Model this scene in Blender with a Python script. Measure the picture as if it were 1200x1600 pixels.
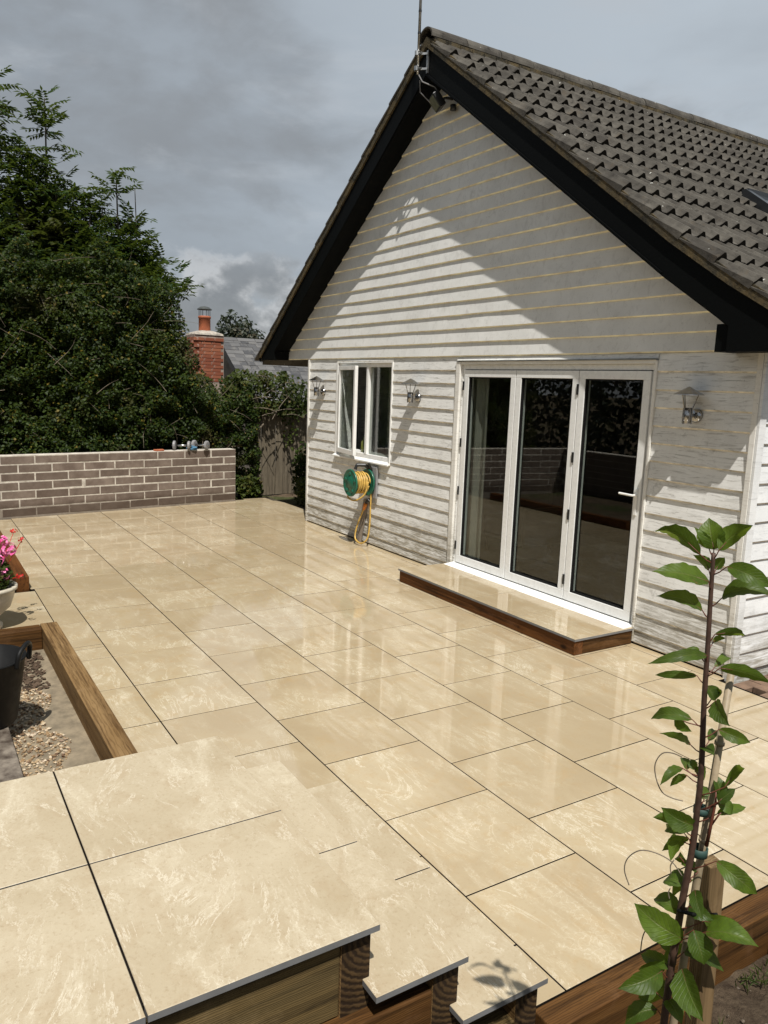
import bpy, math, random
import numpy as np
from mathutils import Matrix, Vector, noise
random.seed(7); rng = np.random.default_rng(7)
for o in list(bpy.data.objects): bpy.data.objects.remove(o)
S = bpy.context.scene; COL = S.collection

# ------------------------------------------------------------------ camera
F_PX = 1204.95
YAW, PITCH, ROLL = -1.0110, -0.1633, 0.0358
CAM = Vector((1.1142, -4.9026, 1.9800))
_f = Vector((math.sin(YAW)*math.cos(PITCH), math.cos(YAW)*math.cos(PITCH), math.sin(PITCH)))
_r0 = Vector((math.cos(YAW), -math.sin(YAW), 0)); _u0 = _r0.cross(_f)
_r = math.cos(ROLL)*_r0 + math.sin(ROLL)*_u0; _u = -math.sin(ROLL)*_r0 + math.cos(ROLL)*_u0
cd = bpy.data.cameras.new('camera'); cam = bpy.data.objects.new('camera', cd); COL.objects.link(cam)
cam.matrix_world = Matrix(((_r.x, _u.x, -_f.x, CAM.x), (_r.y, _u.y, -_f.y, CAM.y), (_r.z, _u.z, -_f.z, CAM.z), (0, 0, 0, 1)))
cd.sensor_fit = 'VERTICAL'; cd.sensor_height = 24; cd.sensor_width = 18; cd.lens = 24*F_PX/1600
cd.clip_start = 0.05; cd.clip_end = 2000
S.camera = cam
S.render.resolution_x = 768; S.render.resolution_y = 1024

# ------------------------------------------------------------------ sky, sun, exposure
SUN_TO = Vector((0.60, -0.27, 1.12)).normalized()
sun_el = math.asin(SUN_TO.z); sun_rot = math.atan2(SUN_TO.x, SUN_TO.y)
W = bpy.data.worlds.new('World'); S.world = W; W.use_nodes = True
nt = W.node_tree; nt.nodes.clear(); N = nt.nodes.new; L = nt.links.new
out = N('ShaderNodeOutputWorld'); bg = N('ShaderNodeBackground'); bg.inputs['Strength'].default_value = 0.1
L(bg.outputs[0], out.inputs[0])
sky = N('ShaderNodeTexSky'); sky.sky_type = 'NISHITA'; sky.sun_disc = False
sky.sun_elevation = sun_el; sky.sun_rotation = sun_rot
tc = N('ShaderNodeTexCoord')
def wnoise(scale, detail, rough, loc, sc=(1, 1, 2.2), dist=0.0):
    mp = N('ShaderNodeMapping'); mp.inputs['Location'].default_value = loc; mp.inputs['Scale'].default_value = sc
    L(tc.outputs['Generated'], mp.inputs[0])
    n = N('ShaderNodeTexNoise'); n.inputs['Scale'].default_value = scale; n.inputs['Detail'].default_value = detail
    n.inputs['Roughness'].default_value = rough; n.inputs['Distortion'].default_value = dist
    L(mp.outputs[0], n.inputs['Vector']); return n.outputs['Fac']
def ramp(tree, src, stops):
    r = tree.nodes.new('ShaderNodeValToRGB'); els = r.color_ramp.elements
    while len(els) < len(stops): els.new(0.5)
    for e, (p, c) in zip(els, stops):
        e.position = p; e.color = (*c, 1) if len(c) == 3 else c
    tree.links.new(src, r.inputs[0]); return r.outputs['Color']
def wmix(a, b, fac):
    m = N('ShaderNodeMix'); m.data_type = 'RGBA'
    for s_, v in ((m.inputs[0], fac), (m.inputs[6], a), (m.inputs[7], b)):
        if hasattr(v, 'is_linked'): L(v, s_)
        elif isinstance(v, tuple): s_.default_value = (*v, 1)
        else: s_.default_value = v
    return m.outputs[2]
def wdot(v):
    d = N('ShaderNodeVectorMath'); d.operation = 'DOT_PRODUCT'; L(tc.outputs['Generated'], d.inputs[0]); d.inputs[1].default_value = v
    return d.outputs['Value']
def wrange(src, a, b, c, d_):
    m = N('ShaderNodeMapRange'); m.interpolation_type = 'SMOOTHSTEP'
    for i, v in enumerate((a, b, c, d_)): m.inputs[i+1].default_value = v
    L(src, m.inputs[0]); return m.outputs[0]
def wmul(a, b):
    m = N('ShaderNodeMath'); m.operation = 'MULTIPLY'; L(a, m.inputs[0])
    if hasattr(b, 'is_linked'): L(b, m.inputs[1])
    else: m.inputs[1].default_value = b
    return m.outputs[0]
# high grey cloud sheet: brighter towards the north-east, mottled
sheet = ramp(nt, wrange(wdot((0.05, 0.86, 0.5)), 0.05, 0.95, 0, 1), [(0, (2.75, 3.05, 3.35)), (0.4, (3.75, 4.2, 4.65)), (1, (4.6, 5.15, 5.65))])
mott = wnoise(2.0, 5, 0.52, (3.1, 1.2, 0.4), (1, 1, 2.6))
sheet = wmix(sheet, (2.6, 2.85, 3.1), wrange(mott, 0.42, 0.70, 0, 0.75))
veil = wnoise(5.0, 6, 0.58, (0.3, 5.2, 1.4), (1, 1, 4.0), 0.4)
sheet = wmix(sheet, (4.5, 4.85, 5.2), wrange(veil, 0.50, 0.74, 0, 0.6))
puff = wnoise(4.2, 8, 0.56, (5.3, 2.1, 7.7), (1, 1, 1.9), 0.2)
pd = _f + _r*((265-600)/F_PX) - _u*((225-800)/F_PX); pd.normalize()
near = wrange(wdot(tuple(pd)), 0.955, 0.9985, 0, 1)     # one low ragged grey cloud
pm = N('ShaderNodeMath'); pm.operation = 'MULTIPLY_ADD'; L(near, pm.inputs[0]); pm.inputs[1].default_value = 0.20; L(puff, pm.inputs[2])
sheet = wmix(sheet, (2.45, 2.58, 2.7), wrange(pm.outputs[0], 0.58, 0.80, 0, 0.75))
fluff = wnoise(7.0, 8, 0.6, (2.3, 8.1, 0.7), (1, 1, 3.0), 0.3)
sheet = wmix(sheet, (4.3, 4.6, 4.9), wrange(fluff, 0.56, 0.78, 0, 0.5))
# cumulus bank low on the horizon
cum = wnoise(5.2, 8, 0.56, (1.85, 0.2, 0.55), (1, 1, 1.5), 0.15)
low = wrange(wdot((0, 0, 1)), 0.06, 0.20, 1, 0)
dens = N('ShaderNodeMath'); dens.operation = 'MULTIPLY_ADD'; L(low, dens.inputs[0]); dens.inputs[1].default_value = 0.20; L(cum, dens.inputs[2])
edge = wnoise(14, 6, 0.6, (4, 2, 1), (1, 1, 1.3))
shade = wmix((2.0, 2.1, 2.22), (7.0, 7.05, 7.1), wrange(dens.outputs[0], 0.70, 0.57, 0, 1))
shade = wmix(shade, (2.3, 2.42, 2.55), wrange(edge, 0.42, 0.6, 0, 0.8))
cl = wmix(sheet, shade, wmul(wrange(dens.outputs[0], 0.56, 0.64, 0, 0.9), wrange(wdot((0, 0, 1)), 0.12, 0.19, 1, 0)))
thin = wnoise(1.3, 3, 0.5, (7, 3, 2))
fin = wmix(cl, sky.outputs[0], wrange(thin, 0.6, 0.85, 0.06, 0.22))
L(fin, bg.inputs['Color'])

sl = bpy.data.lights.new('sun', 'SUN'); sl.energy = 5.0; sl.angle = math.radians(0.5); sl.color = (1, 0.965, 0.905)
so = bpy.data.objects.new('sun', sl); COL.objects.link(so); so.rotation_euler = SUN_TO.to_track_quat('Z', 'Y').to_euler()
so.location = SUN_TO*30
S.view_settings.view_transform = 'Standard'; S.view_settings.look = 'None'
S.view_settings.gamma = 1; S.view_settings.exposure = 0.14; S.view_settings.use_curve_mapping = False
S.render.engine = 'CYCLES'

# ------------------------------------------------------------------ helpers
def at_plane(px, py, p0, n):
    """a point of the photograph, taken at the plane through p0 with normal n"""
    d = _f + _r*((px-600)/F_PX) - _u*((py-800)/F_PX)
    t = (Vector(p0)-CAM).dot(n)/d.dot(n)
    return CAM + d*t

class MB:
    def __init__(s): s.v = []; s.f = []; s.m = []
    def add(s, vs, fs, m=0):
        b = len(s.v); s.v += [tuple(v) for v in vs]; s.f += [tuple(i+b for i in f) for f in fs]; s.m += [m]*len(fs); return s
    def box(s, x0, x1, y0, y1, z0, z1, m=0):
        return s.add([(x0,y0,z0),(x1,y0,z0),(x1,y1,z0),(x0,y1,z0),(x0,y0,z1),(x1,y0,z1),(x1,y1,z1),(x0,y1,z1)],
                     [(0,3,2,1),(4,5,6,7),(0,1,5,4),(1,2,6,5),(2,3,7,6),(3,0,4,7)], m)
    def bar(s, a, b, w, h=None, up=(0,0,1), m=0):
        a = Vector(a); b = Vector(b); d = (b-a).normalized(); h = h or w
        side = d.cross(Vector(up)); side = side.normalized() if side.length > 1e-4 else Vector((1,0,0))
        u = side.cross(d); P = []
        for p in (a, b):
            for sx, sy in ((-1,-1),(1,-1),(1,1),(-1,1)): P.append(p+side*(sx*w/2)+u*(sy*h/2))
        return s.add(P, [(0,1,2,3),(7,6,5,4),(0,4,5,1),(1,5,6,2),(2,6,7,3),(3,7,4,0)], m)
    def tube(s, pts, r, n=8, m=0, cap=True):
        pts = [Vector(p) for p in pts]; rs = r if isinstance(r, (list, tuple)) else [r]*len(pts)
        prev = None; V = []
        for i, p in enumerate(pts):
            d = (pts[min(i+1, len(pts)-1)]-pts[max(i-1, 0)]).normalized()
            if prev is None:
                prev = d.orthogonal().normalized()
            prev = (prev - d*prev.dot(d)).normalized(); w = d.cross(prev)
            for k in range(n):
                a = 2*math.pi*k/n; V.append(p+(prev*math.cos(a)+w*math.sin(a))*rs[i])
        Fs = [(i*n+k, i*n+(k+1)%n, (i+1)*n+(k+1)%n, (i+1)*n+k) for i in range(len(pts)-1) for k in range(n)]
        if cap: Fs += [tuple(reversed(range(n))), tuple(range((len(pts)-1)*n, len(pts)*n))]
        return s.add(V, Fs, m)
    def lathe(s, prof, c=(0,0,0), n=24, axis='z', m=0):
        V = []; c = Vector(c)
        for r, h in prof:
            for k in range(n):
                a = 2*math.pi*k/n
                p = (r*math.cos(a), r*math.sin(a), h) if axis == 'z' else (r*math.cos(a), h, r*math.sin(a))
                V.append(c+Vector(p))
        Fs = [(i*n+k, i*n+(k+1)%n, (i+1)*n+(k+1)%n, (i+1)*n+k) for i in range(len(prof)-1) for k in range(n)]
        return s.add(V, Fs, m)
    def prism(s, poly, y0, y1, axis='y', m=0):
        n = len(poly); 
        mk = (lambda a, b, t: (a, t, b)) if axis == 'y' else ((lambda a, b, t: (t, a, b)) if axis == 'x' else (lambda a, b, t: (a, b, t)))
        V = [mk(a, b, y0) for a, b in poly]+[mk(a, b, y1) for a, b in poly]
        Fs = [tuple(range(n)), tuple(reversed(range(n, 2*n)))]+[(i, i+n, (i+1) % n+n, (i+1) % n) for i in range(n)]
        return s.add(V, Fs, m)
    def mesh(s, name, mats, smooth=False):
        me = bpy.data.meshes.new(name); me.from_pydata(s.v, [], s.f)
        for x in (mats if isinstance(mats, (list, tuple)) else [mats]): me.materials.append(x)
        if any(s.m): me.polygons.foreach_set('material_index', s.m)
        if smooth: me.polygons.foreach_set('use_smooth', [True]*len(s.f))
        me.update(); return me
def fixn(me):
    import bmesh
    b = bmesh.new(); b.from_mesh(me); bmesh.ops.recalc_face_normals(b, faces=b.faces); b.to_mesh(me); b.free()
def link(name, me, parent=None, bevel=0, kind=None, label=None, fix=True):
    if fix: fixn(me)
    o = bpy.data.objects.new(name, me); COL.objects.link(o)
    if parent is not None: setpar(o, parent)
    if bevel:
        b = o.modifiers.new('bevel', 'BEVEL'); b.width = bevel; b.segments = 2; b.limit_method = 'ANGLE'; b.angle_limit = 0.7
    if kind: o['kind'] = kind
    if label: o['label'] = label
    return o
def setpar(o, p):
    o.parent = p
    o.matrix_parent_inverse = Matrix.Translation(-p.location) if p.type == 'EMPTY' else Matrix()
def thing(name, label, cat, loc=(0,0,0), group=None, kind=None):
    o = bpy.data.objects.new(name, None); COL.objects.link(o); o.location = loc; o.empty_display_size = 0.1
    if label: o['label'] = label
    if cat: o['category'] = cat
    if group: o['group'] = group
    if kind: o['kind'] = kind
    return o
def tag(o, label, cat, group=None):
    o['label'] = label; o['category'] = cat
    if group: o['group'] = group
    return o
def dup(root, loc, label):
    r = root.copy(); COL.objects.link(r); r.location = loc; r['label'] = label
    for ch in list(root.children):
        c = ch.copy(); COL.objects.link(c); c.parent = r; c.matrix_parent_inverse = ch.matrix_parent_inverse
        for g in ch.children:
            d = g.copy(); COL.objects.link(d); d.parent = c
    return r

# ------------------------------------------------------------------ materials
class M_:
    def __init__(s, name, rough=0.6, spec=0.5):
        s.mat = bpy.data.materials.new(name); s.mat.use_nodes = True; s.t = s.mat.node_tree
        s.p = s.t.nodes['Principled BSDF']; s.p.inputs['Roughness'].default_value = rough; s.p.inputs['Specular IOR Level'].default_value = spec
    def n(s, k): return s.t.nodes.new(k)
    def l(s, a, b): s.t.links.new(a, b)
    def coord(s, scale=(1,1,1), kind='Object', rnd=0.0):
        tcn = s.n('ShaderNodeTexCoord'); mp = s.n('ShaderNodeMapping'); mp.inputs['Scale'].default_value = scale
        s.l(tcn.outputs[kind], mp.inputs[0])
        if rnd:
            oi = s.n('ShaderNodeObjectInfo'); c = s.n('ShaderNodeCombineXYZ'); m = s.n('ShaderNodeMath'); m.operation = 'MULTIPLY'; m.inputs[1].default_value = rnd
            s.l(oi.outputs['Random'], m.inputs[0])
            m2 = s.n('ShaderNodeMath'); m2.operation = 'MULTIPLY'; m2.inputs[1].default_value = rnd*1.7; s.l(oi.outputs['Random'], m2.inputs[0])
            s.l(m.outputs[0], c.inputs[0]); s.l(m2.outputs[0], c.inputs[1]); s.l(m.outputs[0], c.inputs[2]); s.l(c.outputs[0], mp.inputs['Location'])
        return mp.outputs[0]
    def noise(s, vec, scale, detail=4, rough=0.55, dist=0.0):
        n = s.n('ShaderNodeTexNoise'); n.inputs['Scale'].default_value = scale; n.inputs['Detail'].default_value = detail
        n.inputs['Roughness'].default_value = rough; n.inputs['Distortion'].default_value = dist; s.l(vec, n.inputs['Vector']); return n.outputs['Fac']
    def rng(s, src, a, b, c=0.0, d=1.0):
        m = s.n('ShaderNodeMapRange'); m.inputs[1].default_value = a; m.inputs[2].default_value = b; m.inputs[3].default_value = c; m.inputs[4].default_value = d
        s.l(src, m.inputs[0]); return m.outputs[0]
    def mix(s, a, b, fac, mode='MIX'):
        m = s.n('ShaderNodeMix'); m.data_type = 'RGBA'; m.blend_type = mode
        for k, v in ((0, fac), (6, a), (7, b)):
            if hasattr(v, 'is_linked'): s.l(v, m.inputs[k])
            elif isinstance(v, tuple): m.inputs[k].default_value = (*v, 1)
            else: m.inputs[k].default_value = v
        return m.outputs[2]
    def math(s, op, a, b):
        m = s.n('ShaderNodeMath'); m.operation = op
        for k, v in ((0, a), (1, b)):
            if hasattr(v, 'is_linked'): s.l(v, m.inputs[k])
            else: m.inputs[k].default_value = v
        return m.outputs[0]
    def rnd(s): return s.n('ShaderNodeObjectInfo').outputs['Random']
    def island(s): return s.n('ShaderNodeNewGeometry').outputs['Random Per Island']
    def col(s, c):
        if hasattr(c, 'is_linked'): s.l(c, s.p.inputs['Base Color'])
        else: s.p.inputs['Base Color'].default_value = (*c, 1)
        return s
    def rough(s, v): s.l(v, s.p.inputs['Roughness']); return s
    def bump(s, h, strength=0.3, dist=0.01):
        b = s.n('ShaderNodeBump'); b.inputs['Strength'].default_value = strength; b.inputs['Distance'].default_value = dist
        s.l(h, b.inputs['Height']); s.l(b.outputs[0], s.p.inputs['Normal']); return s

def plain(name, c, rough=0.6, metal=0.0, spec=0.5, var=0.12, sc=9.0):
    m = M_(name, rough, spec); v = m.coord()
    a = m.noise(v, sc, 5, 0.6)
    m.col(m.mix(tuple(x*(1-var) for x in c), tuple(min(1, x*(1+var)) for x in c), m.rng(a, 0.35, 0.65)))
    m.p.inputs['Metallic'].default_value = metal
    m.rough(m.rng(m.noise(v, sc*2, 4), 0.3, 0.7, max(0.02, rough*0.85), min(1, rough*1.15)))
    return m.mat

# porcelain paving
m = M_('porcelain_paving', 0.05, 0.65); v = m.coord(rnd=60.0)
big = m.noise(v, 1.6, 5, 0.6, 0.6); mid = m.noise(v, 8.0, 9, 0.72, 0.4); fine = m.noise(v, 60, 5, 0.7)
vv = m.coord((1.2, 3.6, 1), rnd=37.0)
strk = m.noise(vv, 1.5, 9, 0.68, 1.0)
c = m.mix((0.385, 0.302, 0.188), (0.455, 0.372, 0.243), m.rng(big, 0.36, 0.64))
c = m.mix(c, (0.405, 0.275, 0.13), m.rng(mid, 0.50, 0.72, 0, 0.5))
c = m.mix(c, (0.565, 0.49, 0.355), m.rng(strk, 0.53, 0.68, 0, 0.42))
vein = m.math('ABSOLUTE', m.math('SUBTRACT', m.noise(vv, 1.3, 10, 0.72, 0.9), 0.5), 0.0)
vmask = m.math('MULTIPLY', m.rng(vein, 0.012, 0.0, 0, 0.6), m.rng(big, 0.48, 0.6))
c = m.mix(c, (0.76, 0.70, 0.56), vmask)
ck = m.n('ShaderNodeTexVoronoi'); ck.feature = 'DISTANCE_TO_EDGE'; ck.inputs['Scale'].default_value = 26
dv = m.n('ShaderNodeVectorMath'); dv.operation = 'ADD'; m.l(v, dv.inputs[0])
nz = m.n('ShaderNodeTexNoise'); nz.inputs['Scale'].default_value = 22; nz.inputs['Detail'].default_value = 6; m.l(v, nz.inputs['Vector'])
sc_ = m.n('ShaderNodeVectorMath'); sc_.operation = 'SCALE'; sc_.inputs['Scale'].default_value = 0.09; m.l(nz.outputs['Color'], sc_.inputs[0]); m.l(sc_.outputs[0], dv.inputs[1]); m.l(dv.outputs[0], ck.inputs['Vector'])
c = m.mix(c, (0.66, 0.60, 0.47), m.math('MULTIPLY', m.rng(ck.outputs['Distance'], 0.05, 0.0, 0, 0.45), m.rng(strk, 0.51, 0.62)))
c = m.mix(c, m.mix(c, (0.3, 0.2, 0.1), 0.3), m.rng(fine, 0.55, 0.72))
c = m.mix(c, m.mix(c, (0.36, 0.28, 0.17), 0.45), m.rng(m.rnd(), 0.4, 1.0))
pw = m.coord((1, 1, 1), 'Object')
m.col(c); m.rough(m.rng(m.noise(m.coord(rnd=11.0), 2.4, 5), 0.38, 0.68, 0.015, 0.11))
m.bump(m.math('ADD', m.math('MULTIPLY', mid, 0.6), m.math('MULTIPLY', fine, 0.08)), 0.02, 0.004)
PAVE = m.mat
m = M_('dry_porcelain', 0.42, 0.4)
# the same slab print, matt where it has dried on the steps
v = m.coord(rnd=60.0)
big = m.noise(v, 1.5, 6, 0.62, 0.6); mid = m.noise(v, 9.0, 10, 0.74, 0.3); fine = m.noise(v, 85, 5, 0.72)
vv = m.coord((1.1, 2.4, 1), rnd=37.0); strk = m.noise(vv, 1.7, 10, 0.7, 0.8)
c = m.mix((0.395, 0.322, 0.212), (0.465, 0.392, 0.274), m.rng(big, 0.36, 0.64))
c = m.mix(c, (0.355, 0.265, 0.16), m.rng(mid, 0.48, 0.70, 0, 0.6))
c = m.mix(c, (0.58, 0.51, 0.38), m.rng(strk, 0.50, 0.66, 0, 0.45))
vein = m.math('ABSOLUTE', m.math('SUBTRACT', m.noise(vv, 1.6, 11, 0.74, 0.7), 0.5), 0.0)
c = m.mix(c, (0.69, 0.635, 0.51), m.math('MULTIPLY', m.rng(vein, 0.012, 0.0, 0, 0.75), m.rng(mid, 0.45, 0.58)))
ck = m.n('ShaderNodeTexVoronoi'); ck.feature = 'DISTANCE_TO_EDGE'; ck.inputs['Scale'].default_value = 26
dv = m.n('ShaderNodeVectorMath'); dv.operation = 'ADD'; m.l(v, dv.inputs[0])
nz = m.n('ShaderNodeTexNoise'); nz.inputs['Scale'].default_value = 22; nz.inputs['Detail'].default_value = 6; m.l(v, nz.inputs['Vector'])
sc_ = m.n('ShaderNodeVectorMath'); sc_.operation = 'SCALE'; sc_.inputs['Scale'].default_value = 0.09; m.l(nz.outputs['Color'], sc_.inputs[0]); m.l(sc_.outputs[0], dv.inputs[1]); m.l(dv.outputs[0], ck.inputs['Vector'])
c = m.mix(c, (0.66, 0.60, 0.47), m.math('MULTIPLY', m.rng(ck.outputs['Distance'], 0.05, 0.0, 0, 0.45), m.rng(strk, 0.51, 0.62)))
c = m.mix(c, m.mix(c, (0.25, 0.17, 0.09), 0.42), m.rng(fine, 0.54, 0.70))
m.col(c); m.bump(m.math('ADD', mid, m.math('MULTIPLY', fine, 0.4)), 0.35, 0.004)
PAVE_DRY = m.mat
SLAB_EDGE = plain('porcelain_edge', (0.15, 0.15, 0.15), 0.6)
JOINT = plain('dark_joint', (0.010, 0.008, 0.006), 0.95, spec=0.05)

# weathered white weatherboard
def weatherboard(name, c1, c2, dirt, amt, streak=(1.2, 1.2, 14)):
    m = M_(name, 0.5, 0.4); v = m.coord(rnd=50.0); vs = m.coord(streak, rnd=31.0)
    a = m.noise(v, 2.5, 6, 0.65, 0.6); g = m.noise(vs, 3.0, 8, 0.7, 0.8); f = m.noise(v, 60, 4, 0.7)
    c = m.mix(c1, c2, m.rng(a, 0.35, 0.65))
    c = m.mix(c, dirt, m.rng(g, 0.52, 0.72, 0, amt))
    c = m.mix(c, tuple(x*0.7 for x in dirt), m.rng(m.noise(v, 11, 9, 0.75, 0.3), 0.57, 0.78, 0, amt*0.7))
    c = m.mix(c, tuple(x*0.5 for x in dirt), m.math('MULTIPLY', m.rng(f, 0.62, 0.72, 0, 0.7), m.rng(a, 0.4, 0.6)))
    # green-brown splash staining near the ground
    gp = m.n('ShaderNodeNewGeometry'); sp = m.n('ShaderNodeSeparateXYZ'); m.l(gp.outputs['Position'], sp.inputs[0])
    low = m.rng(m.math('ADD', sp.outputs['Z'], m.math('MULTIPLY', m.noise(m.coord(), 1.6, 6, 0.65), -1.1)), -0.42, 0.02, 0.72, 0.0)
    c = m.mix(c, (0.19, 0.16, 0.10), m.math('MULTIPLY', low, m.rng(g, 0.36, 0.55)))
    m.col(c); m.bump(m.math('ADD', g, m.math('MULTIPLY', f, 0.35)), 0.35, 0.003); return m.mat
BOARD = weatherboard('weathered_white_board', (0.80, 0.795, 0.765), (0.68, 0.67, 0.64), (0.26, 0.245, 0.215), 0.95, (1.8, 1.8, 20))
GBOARD = weatherboard('cleaner_white_board', (0.77, 0.765, 0.735), (0.68, 0.675, 0.645), (0.40, 0.385, 0.35), 0.42, (5, 5, 3.2))
UNDER = plain('yellowed_bounce_lit_edge', (0.86, 0.76, 0.55), 0.6, var=0.25, sc=6)  # yellowed paint, with warm bounce light off the paving put into its colour
UNDERW = plain('weathered_board_edge', (0.60, 0.555, 0.46), 0.6, var=0.4, sc=11)
SBOARD = weatherboard('sun_bleached_board', (0.80, 0.80, 0.79), (0.68, 0.69, 0.69), (0.36, 0.36, 0.36), 0.6)
TRIM = weatherboard('white_timber_trim', (0.80, 0.78, 0.73), (0.72, 0.70, 0.65), (0.40, 0.36, 0.29), 0.5)
UPVC = plain('white_upvc', (0.80, 0.80, 0.78), 0.28, var=0.03)
WHITE = plain('white_gloss_paint', (0.80, 0.79, 0.76), 0.3, var=0.05)
BLACKP = M_('flaking_black_paint', 0.5, 0.05); v = BLACKP.coord()
BLACKP.col(BLACKP.mix((0.0045, 0.005, 0.005), (0.35, 0.35, 0.33), BLACKP.rng(BLACKP.noise(v, 26, 6, 0.7), 0.73, 0.77, 0, 0.8)))
BLACKP.bump(BLACKP.noise(v, 30, 5, 0.7), 0.5, 0.004); BLACKP = BLACKP.mat
RUBBER = plain('black_rubber', (0.007, 0.007, 0.007), 0.5, spec=0.22)
MORTARV = M_('mossy_mortar', 0.95, 0.2); v = MORTARV.coord()
cc = MORTARV.mix((0.05, 0.045, 0.032), (0.115, 0.085, 0.042), MORTARV.rng(MORTARV.noise(v, 5, 7, 0.7), 0.4, 0.62))
cc = MORTARV.mix(cc, (0.017, 0.016, 0.013), MORTARV.rng(MORTARV.noise(v, 11, 6, 0.7), 0.5, 0.66))
MORTARV.col(cc).bump(MORTARV.noise(v, 40, 6, 0.7), 0.8, 0.01); MORTARV = MORTARV.mat

m = M_('concrete_roof_tile', 0.92, 0.2); v = m.coord(rnd=40.0)
c = m.mix((0.052, 0.047, 0.040), (0.105, 0.096, 0.081), m.rng(m.noise(v, 4, 6, 0.65), 0.38, 0.62))
c = m.mix(c, (0.02, 0.018, 0.015), m.rng(m.noise(v, 13, 6, 0.7), 0.54, 0.7, 0, 0.8))
c = m.mix(c, (0.10, 0.076, 0.05), m.rng(m.noise(v, 7, 5, 0.7), 0.58, 0.72, 0, 0.5))
c = m.mix(c, (0.62, 0.62, 0.57), m.rng(m.noise(v, 24, 3, 0.6), 0.715, 0.735))
c = m.mix(c, m.mix(c, (0.03, 0.027, 0.023), 0.5), m.rng(m.rnd(), 0.6, 1.0, 0, 0.6))
m.col(c).bump(m.noise(v, 70, 6, 0.75), 0.7, 0.006); ROOFT = m.mat
ROOFE = plain('shaded_tile_end', (0.022, 0.02, 0.017), 0.95, spec=0.1)  # shade on the downslope tile ends, put into a near-black colour

m = M_('grey_concrete_brick', 0.85, 0.3); v = m.coord(rnd=40.0)
c = m.mix((0.135, 0.10, 0.08), (0.225, 0.178, 0.145), m.rng(m.noise(v, 6, 6, 0.65), 0.35, 0.65))
c = m.mix(c, m.mix(c, (0.085, 0.06, 0.045), 0.6), m.rnd())
c = m.mix(c, (0.40, 0.36, 0.31), m.rng(m.noise(v, 17, 7, 0.75), 0.62, 0.74, 0, 0.6))
gp = m.n('ShaderNodeNewGeometry'); sp = m.n('ShaderNodeSeparateXYZ'); m.l(gp.outputs['Position'], sp.inputs[0])
wet = m.rng(m.math('ADD', sp.outputs['Z'], m.math('MULTIPLY', m.noise(m.coord(), 3.0, 5, 0.6), -0.22)), 0.02, 0.10, 0.62, 0.0)
c = m.mix(c, (0.055, 0.036, 0.024), wet)
m.col(c).bump(m.noise(v, 80, 6, 0.7), 0.55, 0.004); BRICK = m.mat
m = M_('pale_mortar', 0.95, 0.2); v = m.coord()
c = m.mix((0.36, 0.32, 0.27), (0.66, 0.61, 0.53), m.rng(m.noise(v, 9, 6, 0.7), 0.35, 0.65))
gp = m.n('ShaderNodeNewGeometry'); sp = m.n('ShaderNodeSeparateXYZ'); m.l(gp.outputs['Position'], sp.inputs[0])
c = m.mix(c, (0.13, 0.10, 0.075), m.rng(m.math('ADD', sp.outputs['Z'], m.math('MULTIPLY', m.noise(m.coord(), 3.0, 5, 0.6), -0.22)), 0.0, 0.08, 0.8, 0.0))
m.col(c).bump(m.noise(v, 60, 6, 0.7), 0.6, 0.005); MORTAR = m.mat

def timber(name, c1, c2, dark, axis=0, gr=1.0, rough=0.6):
    m = M_(name, rough, 0.12)
    sc = [22, 22, 22]; sc[axis] = 0.9; v = m.coord(tuple(sc), rnd=30.0)
    sc2 = [6, 6, 6]; sc2[axis] = 0.8; v2 = m.coord(tuple(sc2), rnd=23.0)
    g = m.noise(v, 1.0*gr, 7, 0.68, 1.2); b = m.noise(v2, 1.0, 5, 0.6, 1.0)
    w = m.n('ShaderNodeTexWave'); w.wave_type = 'RINGS'; w.rings_direction = 'XYZ'[axis]; w.inputs['Scale'].default_value = 9; w.inputs['Distortion'].default_value = 7; w.inputs['Detail'].default_value = 3
    m.l(v2, w.inputs['Vector'])
    c = m.mix(c1, c2, m.rng(b, 0.35, 0.65)); c = m.mix(c, dark, m.rng(g, 0.47, 0.68, 0, 0.85))
    c = m.mix(c, m.mix(c, dark, 0.55), m.rng(w.outputs['Fac'], 0.55, 0.95, 0, 0.7))
    sc3 = [34, 34, 34]; sc3[axis] = 0.55; sp3 = m.noise(m.coord(tuple(sc3), rnd=17.0), 1.0, 3, 0.5, 0.4)
    crack = m.rng(sp3, 0.70, 0.74); c = m.mix(c, tuple(x*0.35 for x in dark), crack)
    kn = m.n('ShaderNodeTexVoronoi'); kn.inputs['Scale'].default_value = 2.3; sck = [1.6, 1.6, 1.6]; sck[axis] = 0.9; m.l(m.coord(tuple(sck), rnd=13.0), kn.inputs['Vector'])
    c = m.mix(c, tuple(x*0.5 for x in dark), m.rng(kn.outputs['Distance'], 0.10, 0.045, 0, 0.85))
    c = m.mix(c, tuple(0.5*(x+y)*1.25+0.02 for x, y in zip(c1, c2)), m.rng(m.noise(m.coord(rnd=9.0), 3.0, 7, 0.7, 0.6), 0.55, 0.68, 0, 0.5))
    m.col(c).bump(m.math('SUBTRACT', m.math('ADD', g, m.math('MULTIPLY', w.outputs['Fac'], 0.25)), crack), 0.45, 0.004); return m.mat
SLEEPER_X = timber('brown_sleeper_lengthways', (0.165, 0.095, 0.036), (0.24, 0.152, 0.068), (0.05, 0.024, 0.008), 0, rough=0.7)
SLEEPER_Y = timber('brown_sleeper_crossways', (0.072, 0.031, 0.009), (0.125, 0.06, 0.019), (0.010, 0.005, 0.002), 1)
STEP_X = timber('dark_brown_step_timber', (0.10, 0.036, 0.010), (0.15, 0.06, 0.017), (0.016, 0.006, 0.002), 0)
GREENT = timber('damp_green_timber', (0.165, 0.108, 0.042), (0.105, 0.074, 0.032), (0.022, 0.016, 0.009), 1)
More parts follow.
